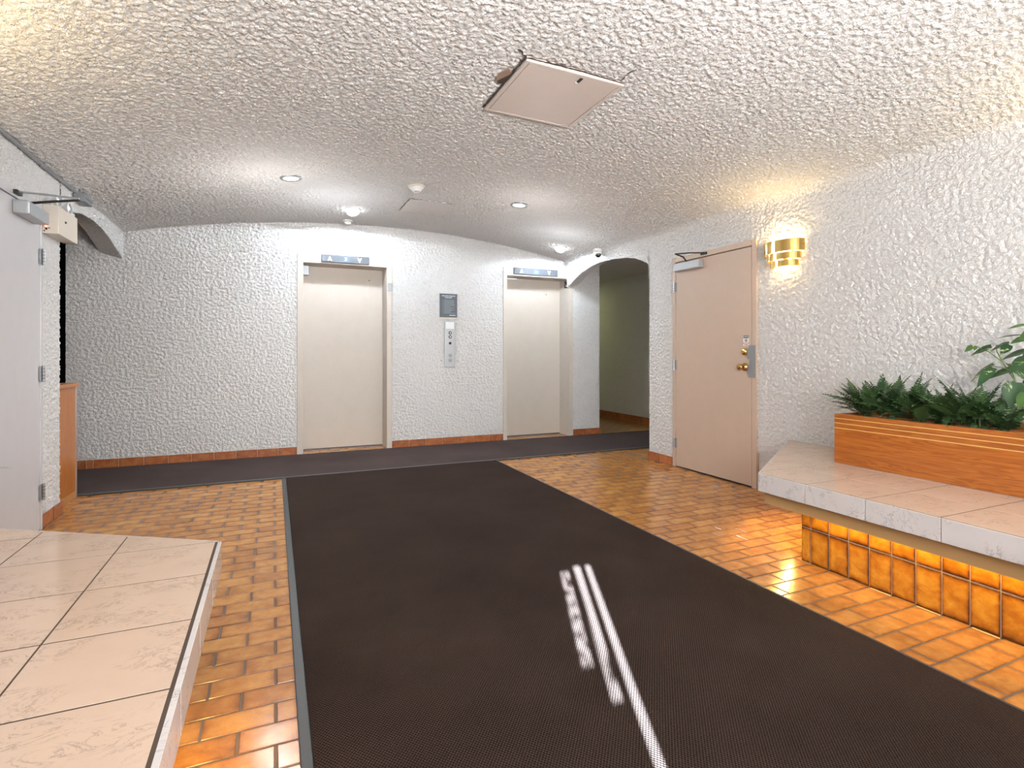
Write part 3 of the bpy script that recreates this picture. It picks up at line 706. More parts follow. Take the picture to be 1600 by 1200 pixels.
# ------------------------------------------------------------------ benches
def bench(name, label, xf, xw, sgn, ych, slope, yend, joints_x, lampy):
    """xf front edge x, xw wall x, sgn = +1 if the wall lies towards +x; chamfer starts at (xf, ych)"""
    r = thing(name, label, 'bench', (xf, ych, 0)); ox, oy = xf, ych
    ZT = .453; yw = ych+slope*abs(xw-xf); n = Vector((-sgn*slope, 1)).normalized()
    def out(front, end):    # outline inset by front / end distances, ccw
        fx = xf+sgn*front; c0 = n.x*xf+n.y*ych-end
        p1 = (fx, (c0-n.x*fx)/n.y); p2 = (xw, (c0-n.x*xw)/n.y); P = [(fx, yend), (xw, yend), p2, p1]
        if sgn < 0: P = P[::-1]
        return [(x-ox, y-oy) for x, y in P], p1, p2
    P, p1, p2 = out(.013, .013)
    obj('slab_core', prism(bmesh.new(), P, .353, ZT-.010), M['grout_top'], r)
    # dark metal edging under the tile nosing and along the end
    P2, _, _ = out(.010, .003)
    obj('edge_trim', prism(bmesh.new(), P2, ZT-.014, ZT-.0012), M['grout_dark'], r)
    # top tiles
    Pt, _, _ = out(.0185, .008)
    ys_ = []; y = 2.255+.309*3 if sgn > 0 else 2.196+.310*3
    pit = .309 if sgn > 0 else .310
    while y > yend-.3: ys_.append(y); y -= pit
    for a, bq in zip(joints_x, joints_x[1:]):
        xa, xb = min(a, bq), max(a, bq)
        for yb in ys_:
            cell = (xa+.0022-ox, xb-.0022-ox, yb-pit+.0032-oy, yb-.0032-oy)
            poly = [(cell[0], cell[2]), (cell[1], cell[2]), (cell[1], cell[3]), (cell[0], cell[3])]
            m = len(Pt)
            for i in range(m):
                p, q = Pt[i], Pt[(i+1) % m]; ex, ey = q[0]-p[0], q[1]-p[1]
                poly = clip(poly, ey, -ex, ey*p[0]-ex*p[1])
                if len(poly) < 3: break
            if len(poly) < 3 or abs(area(poly)) < .0008: continue
            obj('top_tile', slab(bmesh.new(), poly, ZT-.010, ZT, cell, ch=.0007), M['marble'], r)
    # edge tiles on the front and on the chamfered end
    def strip(a, c, nrm, cuts, z0, z1, th, mat, nm, gap=.003):
        a = Vector(a); c = Vector(c); d = (c-a).normalized()
        for s0, s1 in zip(cuts, cuts[1:]):
            g = slab(bmesh.new(), [(s0+gap/2, z0), (s1-gap/2, z0), (s1-gap/2, z1), (s0+gap/2, z1)], 0, th, (s0, s1, z0, z1), ch=.0016,
                     xf=lambda p: (a.x+d.x*p[0]+nrm[0]*p[2]-ox, a.y+d.y*p[0]+nrm[1]*p[2]-oy, p[1]))
            bmesh.ops.recalc_face_normals(g, faces=g.faces); obj(nm, g, mat, r)
    Lf = ych-yend; cuts = [0]; first = (ych-1.942) if sgn > 0 else (2.20-1.888)
    s = first
    while s < Lf: cuts.append(s); s += pit
    cuts.append(Lf)
    fx = xf+sgn*.010
    strip((fx, p1[1]+.002), (fx, yend), (-sgn, 0), cuts, .355, ZT-.0008, .012, M['marble_edge'], 'edge_tile')
    Le = (Vector(p2)-Vector(p1)).length; cuts = [0]; s = .309
    while s < Le: cuts.append(s); s += .309
    cuts.append(Le); strip(p1, p2, (n.x, n.y), cuts, .355, ZT-.0008, .012, M['marble_edge'], 'edge_tile')
    # fascia below the nosing
    F1, f1, f1w = out(.035, .035); F2, f2, f2w = out(.040, .040); g = bmesh.new()
    for A_, B_, A2, B2 in (((f1[0], yend), f1, (f2[0], yend), f2), (f1, f1w, f2, f2w)):
        q = [A_, B_, B2, A2]; q = [(x-ox, y-oy) for x, y in q]
        if area(q) < 0: q = q[::-1]
        prism(g, q, .285, .3525)
    obj('fascia', g, M['fascia'], r)
    # recessed base
    K, k1, k2 = out(.145, .213+.01)
    obj('base_core', prism(bmesh.new(), K, 0, .352), M['grout_lite'], r)
    kf = xf+sgn*.145; cuts = [0, .055]; s = .055
    while s < k1[1]-yend: s += .1034; cuts.append(min(s, k1[1]-yend))
    for z0, z1 in ((.0, .1825), (.1865, .35)):
        strip((kf, k1[1]+.004), (kf, yend), (-sgn, 0), cuts, z0+.001, z1, .0045, M['kick'], 'base_tile', gap=.0055)
    Le = (Vector(k2)-Vector(k1)).length; cuts = [0.1034*i for i in range(int(Le/.1034)+1)]+[Le]
    for z0, z1 in ((.0, .1825), (.1865, .35)):
        strip(k1, k2, (n.x, n.y), cuts, z0+.001, z1, .0045, M['kick'], 'base_tile', gap=.0055)
    # warm tubes hidden behind the fascia
    tx = xf+sgn*.075-ox
    obj('light_tube', tube([(tx, lampy-oy, .332), (tx, yend+.3-oy, .332)], .012, 10), M['tube' if sgn > 0 else 'tube3'], r)
    return r, p1, n, f2
RB, rp1, rn, _ = bench('tiled_bench', 'marble-tiled bench with glowing amber tiled base along the right wall', 2.487, XR-.004, 1, 2.235, .646, -1.6, [2.497, 2.828, 3.135, 3.443, 3.76], 1.95)
LB, lp1, ln, _ = bench('tiled_bench', 'marble-tiled bench at the lower left, seen mostly from above', -.172, XL+.016, -1, 2.196, .634, -1.6, [-.182, -.490, -.795, -1.10, -1.42], 1.75)
# tube along the chamfered end of the right bench
d = Vector((.84, .5426)); q0 = Vector((2.487+.10, 2.235-.03)); q1 = q0+d*.75
obj('light_tube', tube([(q0.x-2.487, q0.y-2.235, .332), (q1.x-2.487, q1.y-2.235, .332)], .012, 10), M['tube2'], RB)

# ------------------------------------------------------------------ planters
def planter(loc, label, rz=0, xs=1):
    """front face at local x=0, body towards +x*xs, end at local y=0 running to -y"""
    r = thing('planter_box', label, 'planter', loc); W, LEN, Hh = .305, 2.6, .300
    X = lambda a, b_: (min(a*xs, b_*xs), max(a*xs, b_*xs))
    obj('front_board', box(*X(0, .020), -LEN, 0, 0, Hh), M['oak'], r, bevel=.002)
    obj('back_board', box(*X(W-.018, W), -LEN, 0, 0, Hh+.022), M['oak'], r, bevel=.002)
    obj('end_board', box(*X(.020, W-.018), -.018, 0, 0, Hh), M['oak'], r, bevel=.002)
    obj('end_board', box(*X(.020, W-.018), -LEN, -LEN+.018, 0, Hh), M['oak'], r, bevel=.002)
    obj('bottom_board', box(*X(.020, W-.018), -LEN+.018, -.018, 0, .02), M['oak_rim'], r)
    obj('ledge', box(*X(.0195, .075), -LEN+.018, -.018, Hh-.040, Hh-.028), M['oak_rim'], r)
    obj('ledge', box(*X(W-.09, W-.018), -LEN+.018, -.018, Hh-.030, Hh-.018), M['oak_rim'], r)
    obj('soil_fill', box(*X(.075, W-.09), -LEN+.02, -.02, .02, Hh-.035), M['soil'], r)
    for z in (.2725, .2435, .2135): obj('brass_inlay', box(*X(-.0012, .002), -LEN+.002, -.002, z-.0019, z+.0019), M['inlay'], r)
    return r
PLR = planter((3.175, 2.270, .4535), 'long orange oak planter with brass pinstripes on the right bench')
PLL = planter((-.885, 2.215, .4535), 'matching oak planter on the left bench, past the left edge', xs=-1)

# fern fronds: shared meshes
def frond_mesh(L_, Wd, np_, curl, name):
    bm = bmesh.new(); rr = random.Random(name)
    def pt(s):    # arching rachis in the xz plane
        a = curl*s; return Vector((L_*(sin(a)/max(curl, .01)), 0, L_*((1-cos(a))/max(curl, .01))*-1+L_*s*.0))
    def tan(s): a = curl*s; return Vector((cos(a), 0, -sin(a)))
    rach = [pt(i/10) for i in range(11)]
    for i in range(10):
        a, c = rach[i], rach[i+1]; w0 = .0022*(1-i/12)
        v = [bm.verts.new(a+Vector((0, -w0, .0006))), bm.verts.new(a+Vector((0, w0, .0006))), bm.verts.new(c+Vector((0, w0, .0006))), bm.verts.new(c+Vector((0, -w0, .0006)))]
        bm.faces.new(v)
    for i in range(np_):
        s = .16+.80*i/(np_-1); p = pt(s); t = tan(s)
        wl = Wd*(sin(pi*min(1, (s*.92+.12)))**.8)*(.95 if s < .8 else .8)*rr.uniform(.9, 1.08); ch = L_*.80/(np_-1)*.37
        for sg in (-1, 1):
            tip = p+Vector((0, sg*wl, 0))+t*wl*.45+Vector((0, 0, -.12*wl+rr.uniform(-.15, .15)*wl))
            a = p-t*ch*.8; c = p+t*ch*.8
            m1 = p+Vector((0, sg*wl*.5, .05*wl))+t*(wl*.15-ch); m2 = p+Vector((0, sg*wl*.6, .05*wl))+t*(wl*.33+ch*.8)
            vs = [bm.verts.new(q) for q in (a, m1, tip, m2, c)]
            if sg > 0: vs = vs[::-1]
            bm.faces.new(vs)
    tipv = [bm.verts.new(q) for q in (pt(.94)+Vector((0, -Wd*.16, 0)), pt(1)+tan(1)*Wd*.35, pt(.94)+Vector((0, Wd*.16, 0)))]; bm.faces.new(tipv)
    me = bpy.data.meshes.new('frond'); bm.to_mesh(me); bm.free(); me.materials.append(M['fern'])
    return me
FR = [frond_mesh(.25, .040, 15, .70, 1), frond_mesh(.23, .046, 13, .35, 2), frond_mesh(.25, .036, 17, .9, 3), frond_mesh(.19, .042, 12, .5, 4)]
def fern(loc, label, n, seed, group, hmin=.25):
    rr = random.Random(seed); r = thing('fern', label, 'fern', loc, 0, group)
    for i in range(n):
        o = bpy.data.objects.new('frond', rr.choice(FR)); COL.objects.link(o); o.parent = r
        az = 2*pi*i/n*2.4+rr.uniform(-.5, .5); el = radians(rr.choice((8, 22, 30))+56*rr.random()**.8); s = rr.uniform(.75, 1.12)
        o.rotation_euler = (rr.uniform(-.5, .5), -el, az); o.scale = (s, s, s)
        o.location = (rr.uniform(-.035, .035), rr.uniform(-.05, .05), rr.uniform(-.01, .05))
    g = lathe([(.028, -.05), (.034, -.02), (.02, .01)], 8)
    obj('crown_stem', g, M['fern'], r)
    return r
names = ['dark green fern at the door end of the right planter', 'dark green fern second from the door end of the right planter', 'dark fern with tall fronds in the middle of the fern row',
         'dark green fern fourth from the door end of the right planter', 'dark green fern nearest the variegated plant', 'low dark fern tucked under the variegated plant']
for i, y in enumerate((2.155, 2.02, 1.88, 1.745, 1.61, 1.49)):
    fern((3.315+.01*(i % 2), y, .745-.012*(i > 4)), names[i], 40 if i < 5 else 26, 11+i, 'ferns in the right planter')
nl = ['fern whose dark frond tips enter at the left edge', 'fern past the left edge behind the first one']
for i, y in enumerate((2.155, 1.97)): fern((-.985, y, .725), nl[i], 34, 31+i, 'ferns in the left planter')

# variegated climbing plant
pt_ = thing('potted_pothos', 'variegated leafy plant with heart-shaped leaves at the right edge', 'plant', (3.40, 1.30, .62))
def leaf(base, tip, wd, mat, parent, fold=.25, up=(0, 0, 1), droop=.15):
    base = Vector(base); tip = Vector(tip); ax = tip-base; Ln = ax.length; ax.normalize()
    side = ax.cross(Vector(up)).normalized(); nrm = side.cross(ax)
    rows = [(0, .0), (.04, .62), (.14, .92), (.30, 1.0), (.48, .88), (.66, .62), (.82, .33), (.93, .12), (1, 0)]
    bm = bmesh.new(); prev = None
    for s, w_ in rows:
        c = ax*(Ln*s)+nrm*(-droop*Ln*(s*s)+droop*Ln*s*.7); hw = wd*.5*w_
        back = ax*(-.10*Ln*(w_ if s < .1 else 0))
        ring = [c+side*hw*k+nrm*(abs(k)*hw*fold-abs(k)**3*hw*.12)+(back if abs(k) > .5 else Vector()) for k in (-1, -.5, 0, .5, 1)] if w_ > 0 else [c]*5
        vs = [bm.verts.new(q) for q in ring]
        if prev:
            for i in range(4): bm.faces.new((prev[i], prev[i+1], vs[i+1], vs[i]))
        prev = vs
    bmesh.ops.remove_doubles(bm, verts=bm.verts, dist=1e-5)
    me = bpy.data.meshes.new('leaf'); bm.to_mesh(me); bm.free(); me.materials.append(mat)
    for p in me.polygons: p.use_smooth = True
    o = bpy.data.objects.new('leaf', me); COL.objects.link(o); o.parent = parent
    o.location = base-Vector(parent.location); return o
PO = (3.40, 1.30, .62)
LEAVES = [((3.36, 1.4572, 0.9802), (3.33, 1.4662, 0.8526), 0.088, (-1, -0.3, 0.2), 'pothos'),
 ((3.4, 1.4234, 1.005), (3.36, 1.4949, 1.0799), 0.075, (-0.6, 0, 1), 'pothos'),
 ((3.42, 1.57, 1.0685), (3.36, 1.6508, 0.973), 0.05, (-0.5, 0.2, 1), 'pothos'),
 ((3.38, 1.5544, 1.0494), (3.33, 1.605, 0.946), 0.055, (-1, 0, 0.5), 'pothos'),
 ((3.4, 1.4815, 1.0477), (3.36, 1.5723, 0.9932), 0.06, (-0.6, 0, 1), 'pothos'),
 ((3.42, 1.5058, 1.1769), (3.4, 1.5827, 1.135), 0.05, (-0.5, 0, 1), 'pothos'),
 ((3.42, 1.581, 1.1616), (3.4, 1.6676, 1.1115), 0.04, (-0.8, 0, 0.7), 'pothos'),
 ((3.42, 1.6628, 1.1628), (3.42, 1.7039, 1.1321), 0.03, (-1, 0, 0.2), 'lime'),
 ((3.42, 1.6455, 1.1625), (3.42, 1.6599, 1.1388), 0.02, (-1, 0, 0.2), 'lime'),
 ((3.44, 1.468, 1.215), (3.4, 1.5635, 1.2009), 0.045, (-0.2, 0, 1), 'pothos'),
 ((3.44, 1.4502, 1.2656), (3.42, 1.519, 1.249), 0.05, (-0.4, 0, 1), 'lime'),
 ((3.42, 1.4318, 1.2008), (3.38, 1.4882, 1.173), 0.06, (-0.6, 0, 1), 'lime'),
 ((3.4, 1.4944, 1.1668), (3.38, 1.5276, 1.1151), 0.05, (-1, 0, 0.4), 'pothos'),
 ((3.34, 1.4081, 0.932), (3.32, 1.4292, 0.8501), 0.05, (-1, 0, 0.3), 'lime'),
 ((3.44, 1.4402, 1.1375), (3.4, 1.5339, 1.0922), 0.065, (-0.5, 0, 1), 'pothos'),
 ((3.42, 1.4773, 0.9767), (3.42, 1.5243, 0.8371), 0.06, (-1, 0.4, 0.2), 'pothos'),
 ((3.38, 1.4151, 1.0996), (3.34, 1.4732, 1.0231), 0.075, (-0.9, 0, 0.6), 'pothos'),
 ((3.36, 1.3776, 1.2233), (3.34, 1.4378, 1.1938), 0.07, (-0.9, 0, 0.6), 'lime'),
 ((3.38, 1.369, 1.1462), (3.34, 1.4253, 1.0997), 0.07, (-0.9, 0, 0.6), 'pothos'),
 ((3.4, 1.3892, 1.0063), (3.38, 1.4499, 0.9345), 0.06, (-0.9, 0, 0.4), 'pothos'),
 ((3.36, 1.3258, 1.1003), (3.34, 1.3528, 1.0088), 0.08, (-0.9, 0, 0.4), 'pothos'),
 ((3.36, 1.3029, 1.2806), (3.34, 1.3411, 1.1913), 0.08, (-0.9, 0, 0.4), 'pothos')]
for i, (b0, t0, wd, up, mt) in enumerate(LEAVES): leaf(b0, t0, wd, M[mt], pt_, up=up)
STEMS = [[(3.34, 1.28, 0.66), (3.34, 1.4, 0.8), (3.37, 1.4583, 0.9819), (3.4, 1.5259, 1.0825), (3.41, 1.5874, 1.1317), (3.42, 1.6484, 1.1626)],
 [(3.4, 1.5259, 1.0825), (3.41, 1.5519, 1.1315), (3.41, 1.5573, 1.1646), (3.42, 1.5058, 1.1769)],
 [(3.34, 1.28, 0.66), (3.36, 1.36, 0.95), (3.4, 1.4234, 1.0995), (3.42, 1.4418, 1.2011), (3.44, 1.4502, 1.2656)],
 [(3.37, 1.4583, 0.9819), (3.39, 1.4849, 1.0413), (3.4, 1.5635, 1.0589)],
 [(3.34, 1.28, 0.66), (3.34, 1.4, 0.78), (3.35, 1.4123, 0.9315)]]
for s in STEMS:
    obj('stem', tube([tuple(a-b_ for a, b_ in zip(p, PO)) for p in s], .0032, 6, taper=.002), M['stem'], pt_)
obj('pot', lathe([(.07, 0), (.085, .13), (.09, .13), (.09, .14), (.08, .14), (.08, .12)], 20, c=(-.07, -.02, -.14)), M['black'], pt_)

# ------------------------------------------------------------------ mats
g = bmesh.new()
mx0, mx1, my0, my1, bw = .066, 2.150, -1.5, 5.276, .034
m1 = thing('entrance_mat', 'long dark brown entrance mat with charcoal rubber border', 'mat', (mx0, my0, 0))
W, Ln = mx1-mx0, my1-my0
obj('carpet_field', box(bw, W-bw*.6, bw, Ln, .0015, .011), M['mat'], m1)
for nm, q in (('rubber_edge', (0, bw, 0, Ln)), ('rubber_edge', (W-bw*.6, W, 0, Ln)), ('rubber_edge', (0, W, 0, bw))):
    obj(nm, box(q[0], q[1], q[2], q[3], .001, .0075), M['rubber'], m1, bevel=.003)
m2 = thing('runner_mat', 'charcoal runner mat laid across in front of both elevators', 'mat', (-2.2, 5.278, 0))
obj('carpet_field', box(0, 7.62, .035, 1.165, .001, .012), M['mat2'], m2)
obj('rubber_edge', box(0, 7.62, 0, .035, .001, .0125), M['rubber'], m2, bevel=.003)
obj('rubber_edge', box(0, 7.62, 1.165, 1.182, .001, .008), M['rubber'], m2, bevel=.003)

# ------------------------------------------------------------------ reception counter in the left alcove
t = thing('reception_counter', 'orange oak counter end in the left alcove behind the white pier', 'counter', (-1.42, 5.272, 0))
obj('side_panel', box(-.9, 0, -.49, 0, .0, .868), M['oakz'], t)
obj('counter_top', box(-.92, .022, -.50, .001, .868, .898), wood('counter_top_oak', (.50, .20, .06), (.38, .13, .03), 'Y'), t, bevel=.004)
obj('metal_corner', box(-.004, .005, -.004, .005, 0, .868), M['steel'], t)
obj('plinth', box(-.02, .004, -.49, -.02, 0, .055), M['oak_rim'], t)

# ------------------------------------------------------------------ emergency light, conduit, sensor on the west wall
t = thing('emergency_light', 'beige emergency battery light on the pier beside the pale door', 'emergency light', (XL, 4.43, 1.905))
obj('housing', box(.001, .085, 0, .37, 0, .185), M['ivory'], t, bevel=.004)
obj('indicator_lamp', lathe([(.006, 0), (.004, -.005)], 10, 'Y', (.018, -.001, .047)), M['led'], t)
obj('test_switch', box(.018, .026, -.008, 0, .022, .034), M['black'], t)
obj('test_switch', box(.008, .013, -.006, 0, .010, .018), M['black'], t)
obj('test_switch', box(.030, .040, -.004, 0, .032, .037), M['blackmetal'], t)
obj('front_knob', lathe([(.008, 0), (.006, .008)], 10, 'X', (.085, .12, .10)), M['blackmetal'], t)
for i, (y, tl) in enumerate(((.09, .5), (.30, -.2))):
    h = obj('lamp_head', lathe([(.012, 0), (.028, .018), (.044, .034), (.046, .040), (.040, .041)], 20, 'X', (.02, y, .235)), M['white'], t)
    obj('lens', lathe([(.038, .0405), (.020, .047), (.004, .049)], 20, 'X', (.02, y, .235)), M['steel'], h)
    obj('neck', tube([(.02, y, .18), (.02, y, .225)], .008, 8), M['white'], h)
t = thing('conduit', 'dark grey conduit run along the left edge of the ceiling', 'conduit', (XL, 4.98, 2.33))
pts = [(.016, -4.5+.5*i, .0+.003*sin(i*2.1)) for i in range(9)]+[(.016, -.12, 0), (.022, 0, -.004)]
obj('pipe', tube(pts, .0125, 8), M['greypaint'], t)
for y in (-.6, -1.7, -2.8): obj('clip', box(.002, .033, y-.01, y+.01, -.016, .016), M['zinc'], t)
t = thing('sensor_box', 'small slate grey box ending the conduit above the left arch', 'sensor', (XL, 5.10, 2.29))
obj('housing', box(.001, .075, -.09, .09, -.025, .04), M['greypaint'], t, bevel=.006)
obj('cover_seam', box(.0745, .0765, -.085, .085, .004, .007), M['blackmetal'], t)
t = thing('pull_cord_bracket', 'off-white bracket beside the emergency light under the arch', 'bracket', (XL, 4.82, 2.13))
obj('plate', box(.001, .03, -.01, .13, -.07, .02), M['white'], t, bevel=.006)
for y in (.03, .07): obj('screw', lathe([(.004, 0), (.003, .003)], 8, 'X', (.030, y, -.01)), M['blackmetal'], t)
obj('cable', tube([(.02, -.03, .0), (.035, -.01, -.03), (.03, .02, -.09)], .004, 6), M['greypaint'], t)

# ------------------------------------------------------------------ ceiling fittings
def tilt(x): return math.atan2(-(x-VC), sqrt(VR**2-(x-VC)**2))   # vault slope dz/dx
def recessed(x, y, label, r=.075):
    t = thing('recessed_downlight', label, 'downlight', (x, y, vz(x)), group=None); t.rotation_euler = (0, -tilt(x), 0)
    o = obj('trim_ring', lathe([(r*.80, -.001), (r*.84, -.006), (r*1.12, -.005), (r*1.18, .004)], 32, cap=False), M['zinc'], t, smooth=True)
    obj('diffuser', lathe([(r*.82, -.003), (r*.5, -.0045), (.002, -.005)], 32), M['disc'], t)
    return t
def brightlight(x, y, label, e, z=None):
    t = thing('ceiling_lamp', label, 'ceiling lamp', (x, y, vz(x))); t.rotation_euler = (0, -tilt(x), 0)
    obj('base_plate', lathe([(.072, .003), (.074, -.010), (.066, -.014)], 28), M['white'], t, smooth=False)
    obj('glass_disc', lathe([(.066, -.013), (.064, -.030), (.052, -.050), (.030, -.063), (.004, -.068)], 28), M['bulb'], t, smooth=True)
    return t
recessed(.13, 4.855, 'lit downlight with dark ring, left of the smoke detector')
recessed(2.213, 4.865, 'lit downlight with dark ring, right of the smoke detector')
lamp('added_fill_1', 'POINT', (.0, 4.7, 2.05), 9, (1, .96, .92), shadow_soft_size=.12)  # fill light added in mid-air to brighten the ceiling, no fitting
lamp('added_fill_2', 'POINT', (2.213, 4.6, 2.10), 5, (1, .96, .92), shadow_soft_size=.12)  # another added mid-air fill for the ceiling
lamp('downlight_1', 'SPOT', (.13, 4.855, 2.56), 80, (1, .96, .90), spot_size=radians(130), spot_blend=.8, shadow_soft_size=.07)
lamp('downlight_2', 'SPOT', (2.213, 4.865, 2.56), 34, (1, .96, .90), spot_size=radians(130), spot_blend=.8, shadow_soft_size=.07)
brightlight(.747, 5.80, 'dazzling white ceiling lamp over the wider elevator door', 1)
brightlight(3.265, 5.93, 'dazzling white ceiling lamp near the right arch', 1)
lamp('bright_lamp_1', 'SPOT', (.747, 5.93, 2.58), 55, (.80, .91, 1), spot_size=radians(177), spot_blend=.12, shadow_soft_size=.05)
lamp('added_fill_3', 'POINT', (.55, 5.35, 2.12), 7.5, (.90, .95, 1), shadow_soft_size=.06)  # added fill without a fitting, lifts the ceiling by the elevators
lamp('added_fill_4', 'POINT', (2.95, 5.40, 2.05), 6, (.90, .95, 1), shadow_soft_size=.06)  # added mid-air fill, lifts the ceiling near the right arch
lamp('bright_lamp_2', 'SPOT', (3.265, 6.0, 2.41), 40, (.80, .91, 1), spot_size=radians(177), spot_blend=.12, shadow_soft_size=.05)
for x, y, e in ((.13, .75, 13), (2.25, .55, 16), (.13, -1.3, 10), (2.25, -1.3, 10)):  # downlights added out of view to light the foreground evenly
    recessed(x, y, {(.13, .75): 'added unseen downlight above and left of the camera', (2.25, .55): 'added unseen downlight above and right of the camera', (.13, -1.3): 'added unseen downlight behind the camera on the left', (2.25, -1.3): 'added unseen downlight behind the camera on the right'}[(x, y)])
    lamp('downlight', 'SPOT', (x, y, 2.55), e, (1, .93, .84), spot_size=radians(150), spot_blend=.8, shadow_soft_size=.08)  # light of the added unseen downlight
# corridor light around the corner
lamp('corridor_light', 'AREA', (4.85, 8.9, 2.38), 2.6, (.95, 1.0, .42), shape='RECTANGLE', size=.3, size_y=.9)
t = thing('corridor_fixture', 'ceiling tube fixture far down the right corridor', 'light fixture', (4.85, 8.9, 2.395))
obj('casing', box(-.15, .15, -.45, .45, 0, .025), M['white'], t, bevel=.005)

t = thing('smoke_detector', 'white smoke detector between the two ringed downlights', 'smoke detector', (1.176, 4.81, vz(1.176)))
obj('base', lathe([(.078, .004), (.078, -.008), (.070, -.014)], 32), M['ivory'], t, smooth=False)
o = obj('cover', lathe([(.068, -.013), (.066, -.022), (.050, -.030), (.048, -.040), (.034, -.050), (.028, -.060), (.004, -.062)], 32), M['white'], t, smooth=True)
for a in (-2.2, -1.75, -1.2, 0.2, 1.5): obj('vent_slot', box(-.006, .006, -.001, .001, -.003, .003), M['black'], t, loc=(.0325*cos(a), .0325*sin(a), -.052)).rotation_euler = (0, 0, a+pi/2)
t = thing('heat_detector', 'small white heat detector on the ceiling just above the left elevator', 'detector', (.76, 6.32, vz(.76)))
obj('base', lathe([(.055, .003), (.055, -.012), (.046, -.018)], 24), M['white'], t)
obj('cover', lathe([(.040, -.017), (.038, -.034), (.018, -.044), (.003, -.045)], 24), M['white'], t, smooth=True)
obj('slot', box(-.012, .012, -.0395, -.037, -.034, -.030), M['black'], t)
t = thing('dome_camera', 'white dome security camera above the right arch', 'security camera', (3.60, 5.60, 2.386))
obj('base', lathe([(.062, .01), (.064, -.016), (.055, -.030)], 28), M['white'], t, smooth=False)
o = obj('collar', lathe([(.056, -.028), (.054, -.046), (.040, -.062)], 28), M['white'], t, smooth=True)
bmv = bmesh.new(); bmesh.ops.create_uvsphere(bmv, u_segments=20, v_segments=12, radius=.037)
d = obj('dome', bmv, plain('dark_dome', (.01, .012, .014), .08), t, smooth=True, loc=(-.006, -.012, -.058))
obj('lens', lathe([(.010, 0), (.008, -.004)], 14, 'Y', (-.02, -.046, -.066)), M['steel'], t)

# access hatch with cracked plaster around it
hx0, hx1, hy0, hy1 = 1.178, 1.776, 2.498, 3.108
hz = vz(1.48)-.004
t = thing('access_hatch', 'square dusty pink access hatch in the ceiling with cracked plaster', 'hatch', (hx0, hy0, hz)); W, D = hx1-hx0, hy1-hy0; fw = .022
t.rotation_euler = (0, -tilt(1.48), 0)
g = bmesh.new(); bx(g, 0, fw, 0, D, -.009, .03); bx(g, W-fw, W, 0, D, -.009, .03); bx(g, fw, W-fw, 0, fw, -.009, .03); bx(g, fw, W-fw, D-fw, D, -.009, .03)
obj('hatch_frame', g, M['hatch'], t, bevel=.002)
obj('shadow_gap', box(fw-.001, W-fw+.001, fw-.001, D-fw+.001, -.002, .0), M['crack'], t)
obj('hatch_panel', box(fw+.004, W-fw-.004, fw+.004, D-fw-.004, -.0075, .0), M['hatch'], t, bevel=.0015)
obj('latch', box(.335, .352, fw+.008, fw+.050, -.012, -.006), M['black'], t)
obj('latch_key', lathe([(.009, -.006), (.007, -.014)], 10, c=(.340, fw+.055, 0)), M['white'], t)
def ribbon(pts, w0, mat, parent, name, zoff=-.0042):
    g = bmesh.new(); rr = random.Random(len(pts)*7+int(pts[0][0]*100)); P = []
    for (xa, ya), (xb, yb) in zip(pts, pts[1:]):
        k = max(2, int(hypot(xb-xa, yb-ya)/.018))
        for i in range(k):
            s = i/k; P.append((xa+(xb-xa)*s+rr.uniform(-.004, .004), ya+(yb-ya)*s+rr.uniform(-.004, .004)))
    P.append(pts[-1]); prev = None
    for i, (x, y) in enumerate(P):
        j = min(i+1, len(P)-1); i_ = max(i-1, 0); dx, dy = P[j][0]-P[i_][0], P[j][1]-P[i_][1]; Lq = hypot(dx, dy) or 1
        ww_ = w0*rr.uniform(.25, 1.3)*(.2 if i in (0, len(P)-1) else 1); nx, ny = -dy/Lq*ww_, dx/Lq*ww_
        vs = [g.verts.new((x+nx*k, y+ny*k, vz(x+nx*k)+zoff+dz)) for k, dz in ((-1, 0), (1, 0), (1, .003), (-1, .003))]
        if prev:
            for a in range(4): g.faces.new((prev[a], prev[(a+1) % 4], vs[(a+1) % 4], vs[a]))
        prev = vs
    bmesh.ops.recalc_face_normals(g, faces=g.faces)
    return obj(name, g, mat, parent)
ribbon([(hx0-.004, hy0), (hx0-.006, hy0+.2), (hx0-.004, hy0+.42), (hx0-.008, hy1)], .0055, M['crack'], ce, 'crack')
ribbon([(hx0, hy0-.003), (hx0+.2, hy0-.006), (hx0+.4, hy0-.004), (hx1, hy0-.002)], .0042, M['crack'], ce, 'crack')
ribbon([(hx1+.003, hy0+.1), (hx1+.005, hy1-.1), (hx1, hy1)], .002, M['crack'], ce, 'crack')
ribbon([(hx0, hy0), (hx0-.03, hy0-.02), (hx0-.05, hy0-.05), (hx0-.075, hy0-.055)], .006, M['crack'], ce, 'crack')
ribbon([(hx1-.03, hy0-.005), (hx1-.05, hy0-.10), (hx1-.03, hy0-.15)], .0018, M['crack'], ce, 'crack')
def patch(poly, mat, name, z=-.0040):
    g = bmesh.new(); lo = [g.verts.new((x, y, vz(x)+z)) for x, y in poly]; hi = [g.verts.new((x, y, vz(x)+.004)) for x, y in poly]; n = len(poly)
    g.faces.new(lo); g.faces.new(hi)
    for i in range(n): g.faces.new((lo[i], lo[(i+1) % n], hi[(i+1) % n], hi[i]))
    bmesh.ops.recalc_face_normals(g, faces=g.faces); return obj(name, g, mat, ce)
patch([(hx0-.01, hy0+.16), (hx0-.045, hy0+.13), (hx0-.075, hy0+.20), (hx0-.062, hy0+.27), (hx0-.03, hy0+.29), (hx0-.008, hy0+.28)], M['chip'], 'chipped_plaster')
patch([(hx0-.008, hy0+.17), (hx0-.022, hy0+.20), (hx0-.055, hy0+.27), (hx0-.035, hy0+.295), (hx0-.006, hy0+.28)], M['crack'], 'chip_hollow', -.0048)
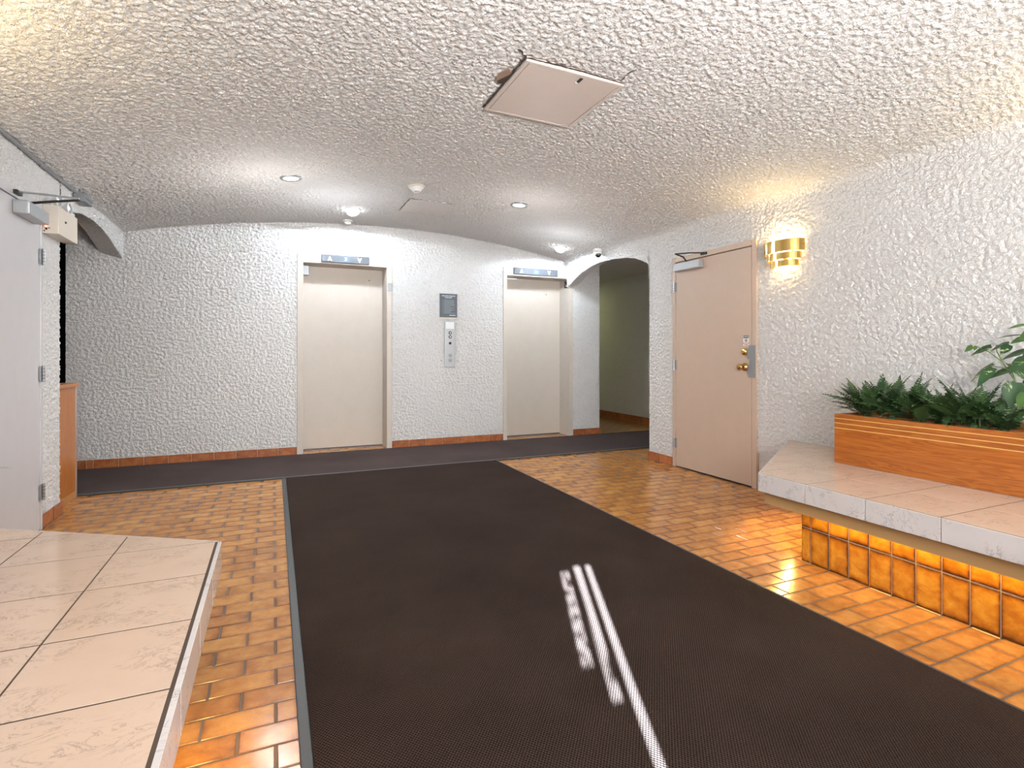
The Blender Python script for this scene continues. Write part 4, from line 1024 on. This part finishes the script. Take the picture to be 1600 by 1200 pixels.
pz = patch([(1.205, 5.20), (1.672, 5.20), (1.672, 5.685), (1.205, 5.685)], M['stucco_smooth'], 'plastered_panel', -.0045)
ribbon([(1.203, 5.68), (1.203, 5.45), (1.205, 5.20), (1.30, 5.197)], .003, M['crack'], ce, 'crack', -.0062)
ribbon([(1.30, 5.197), (1.45, 5.20), (1.66, 5.20)], .0014, M['crack'], ce, 'crack', -.0062)

# ------------------------------------------------------------------ brass wall sconces
def sconce(x, y, s, label, pw=6.5):
    """s: direction out of the wall (+1 = +x)"""
    t = thing('wall_sconce', label, 'sconce', (x, y, 1.80)); K = 20
    obj('back_plate', box(min(0, s*.008), max(0, s*.008), -.055, .055, .02, .17), M['brass'], t, bevel=.002)
    for nm, hw, dp, z0, z1 in (('upper_band', .166, .125, .108, .200), ('middle_band', .140, .108, .052, .106), ('lower_band', .115, .092, .0, .050)):
        g = bmesh.new(); prev = None
        for i in range(K+1):
            a = pi*i/K; cx_, cy_ = s*(dp*sin(a)**.75 if sin(a) > 0 else 0)+s*.002, -hw*cos(a)
            k = .985; q = []
            for f, z in ((1, z0), (1, z1), (k, z1), (k, z0)): q.append(g.verts.new((cx_*f, cy_*f, z)))
            if prev:
                for j in range(4): g.faces.new((prev[j], prev[(j+1) % 4], q[(j+1) % 4], q[j]))
            else: g.faces.new(q)
            prev = q
        g.faces.new(prev[::-1]); bmesh.ops.recalc_face_normals(g, faces=g.faces)
        obj(nm, g, M['brass'], t, smooth=False)
    g = bmesh.new()
    for yy in (-.06, .06): bx(g, min(s*.004, s*.06), max(s*.004, s*.06), yy-.004, yy+.004, .045, .055); bx(g, min(s*.004, s*.09), max(s*.004, s*.09), yy-.004, yy+.004, .104, .110)
    obj('bracket', g, M['brass_dark'], t)
    obj('bulb', lathe([(.012, 0), (.014, .02), (.028, .055), (.030, .075), (.020, .10), (.004, .108)], 16, c=(s*.055, 0, .05)), M['warmbulb'], t, smooth=True)
    lamp('sconce_light', 'POINT', (x+s*.058, y, 1.80+.165), pw, (1, .74, .36), shadow_soft_size=.03)
    lamp('sconce_light_low', 'POINT', (x+s*.058, y, 1.80+.035), 1.1, (1, .76, .42), shadow_soft_size=.02)
    return t
sconce(XR, 3.03, -1, 'three-tier brass sconce glowing beside the tan door')
sconce(XR, .95, -1, 'three-tier brass sconce on the right wall nearer the entrance', 20)
sconce(XL, 2.35, 1, 'three-tier brass sconce on the left wall past the left edge', 30)
sconce(XL, -.4, 1, 'three-tier brass sconce on the left wall behind the camera', 18)
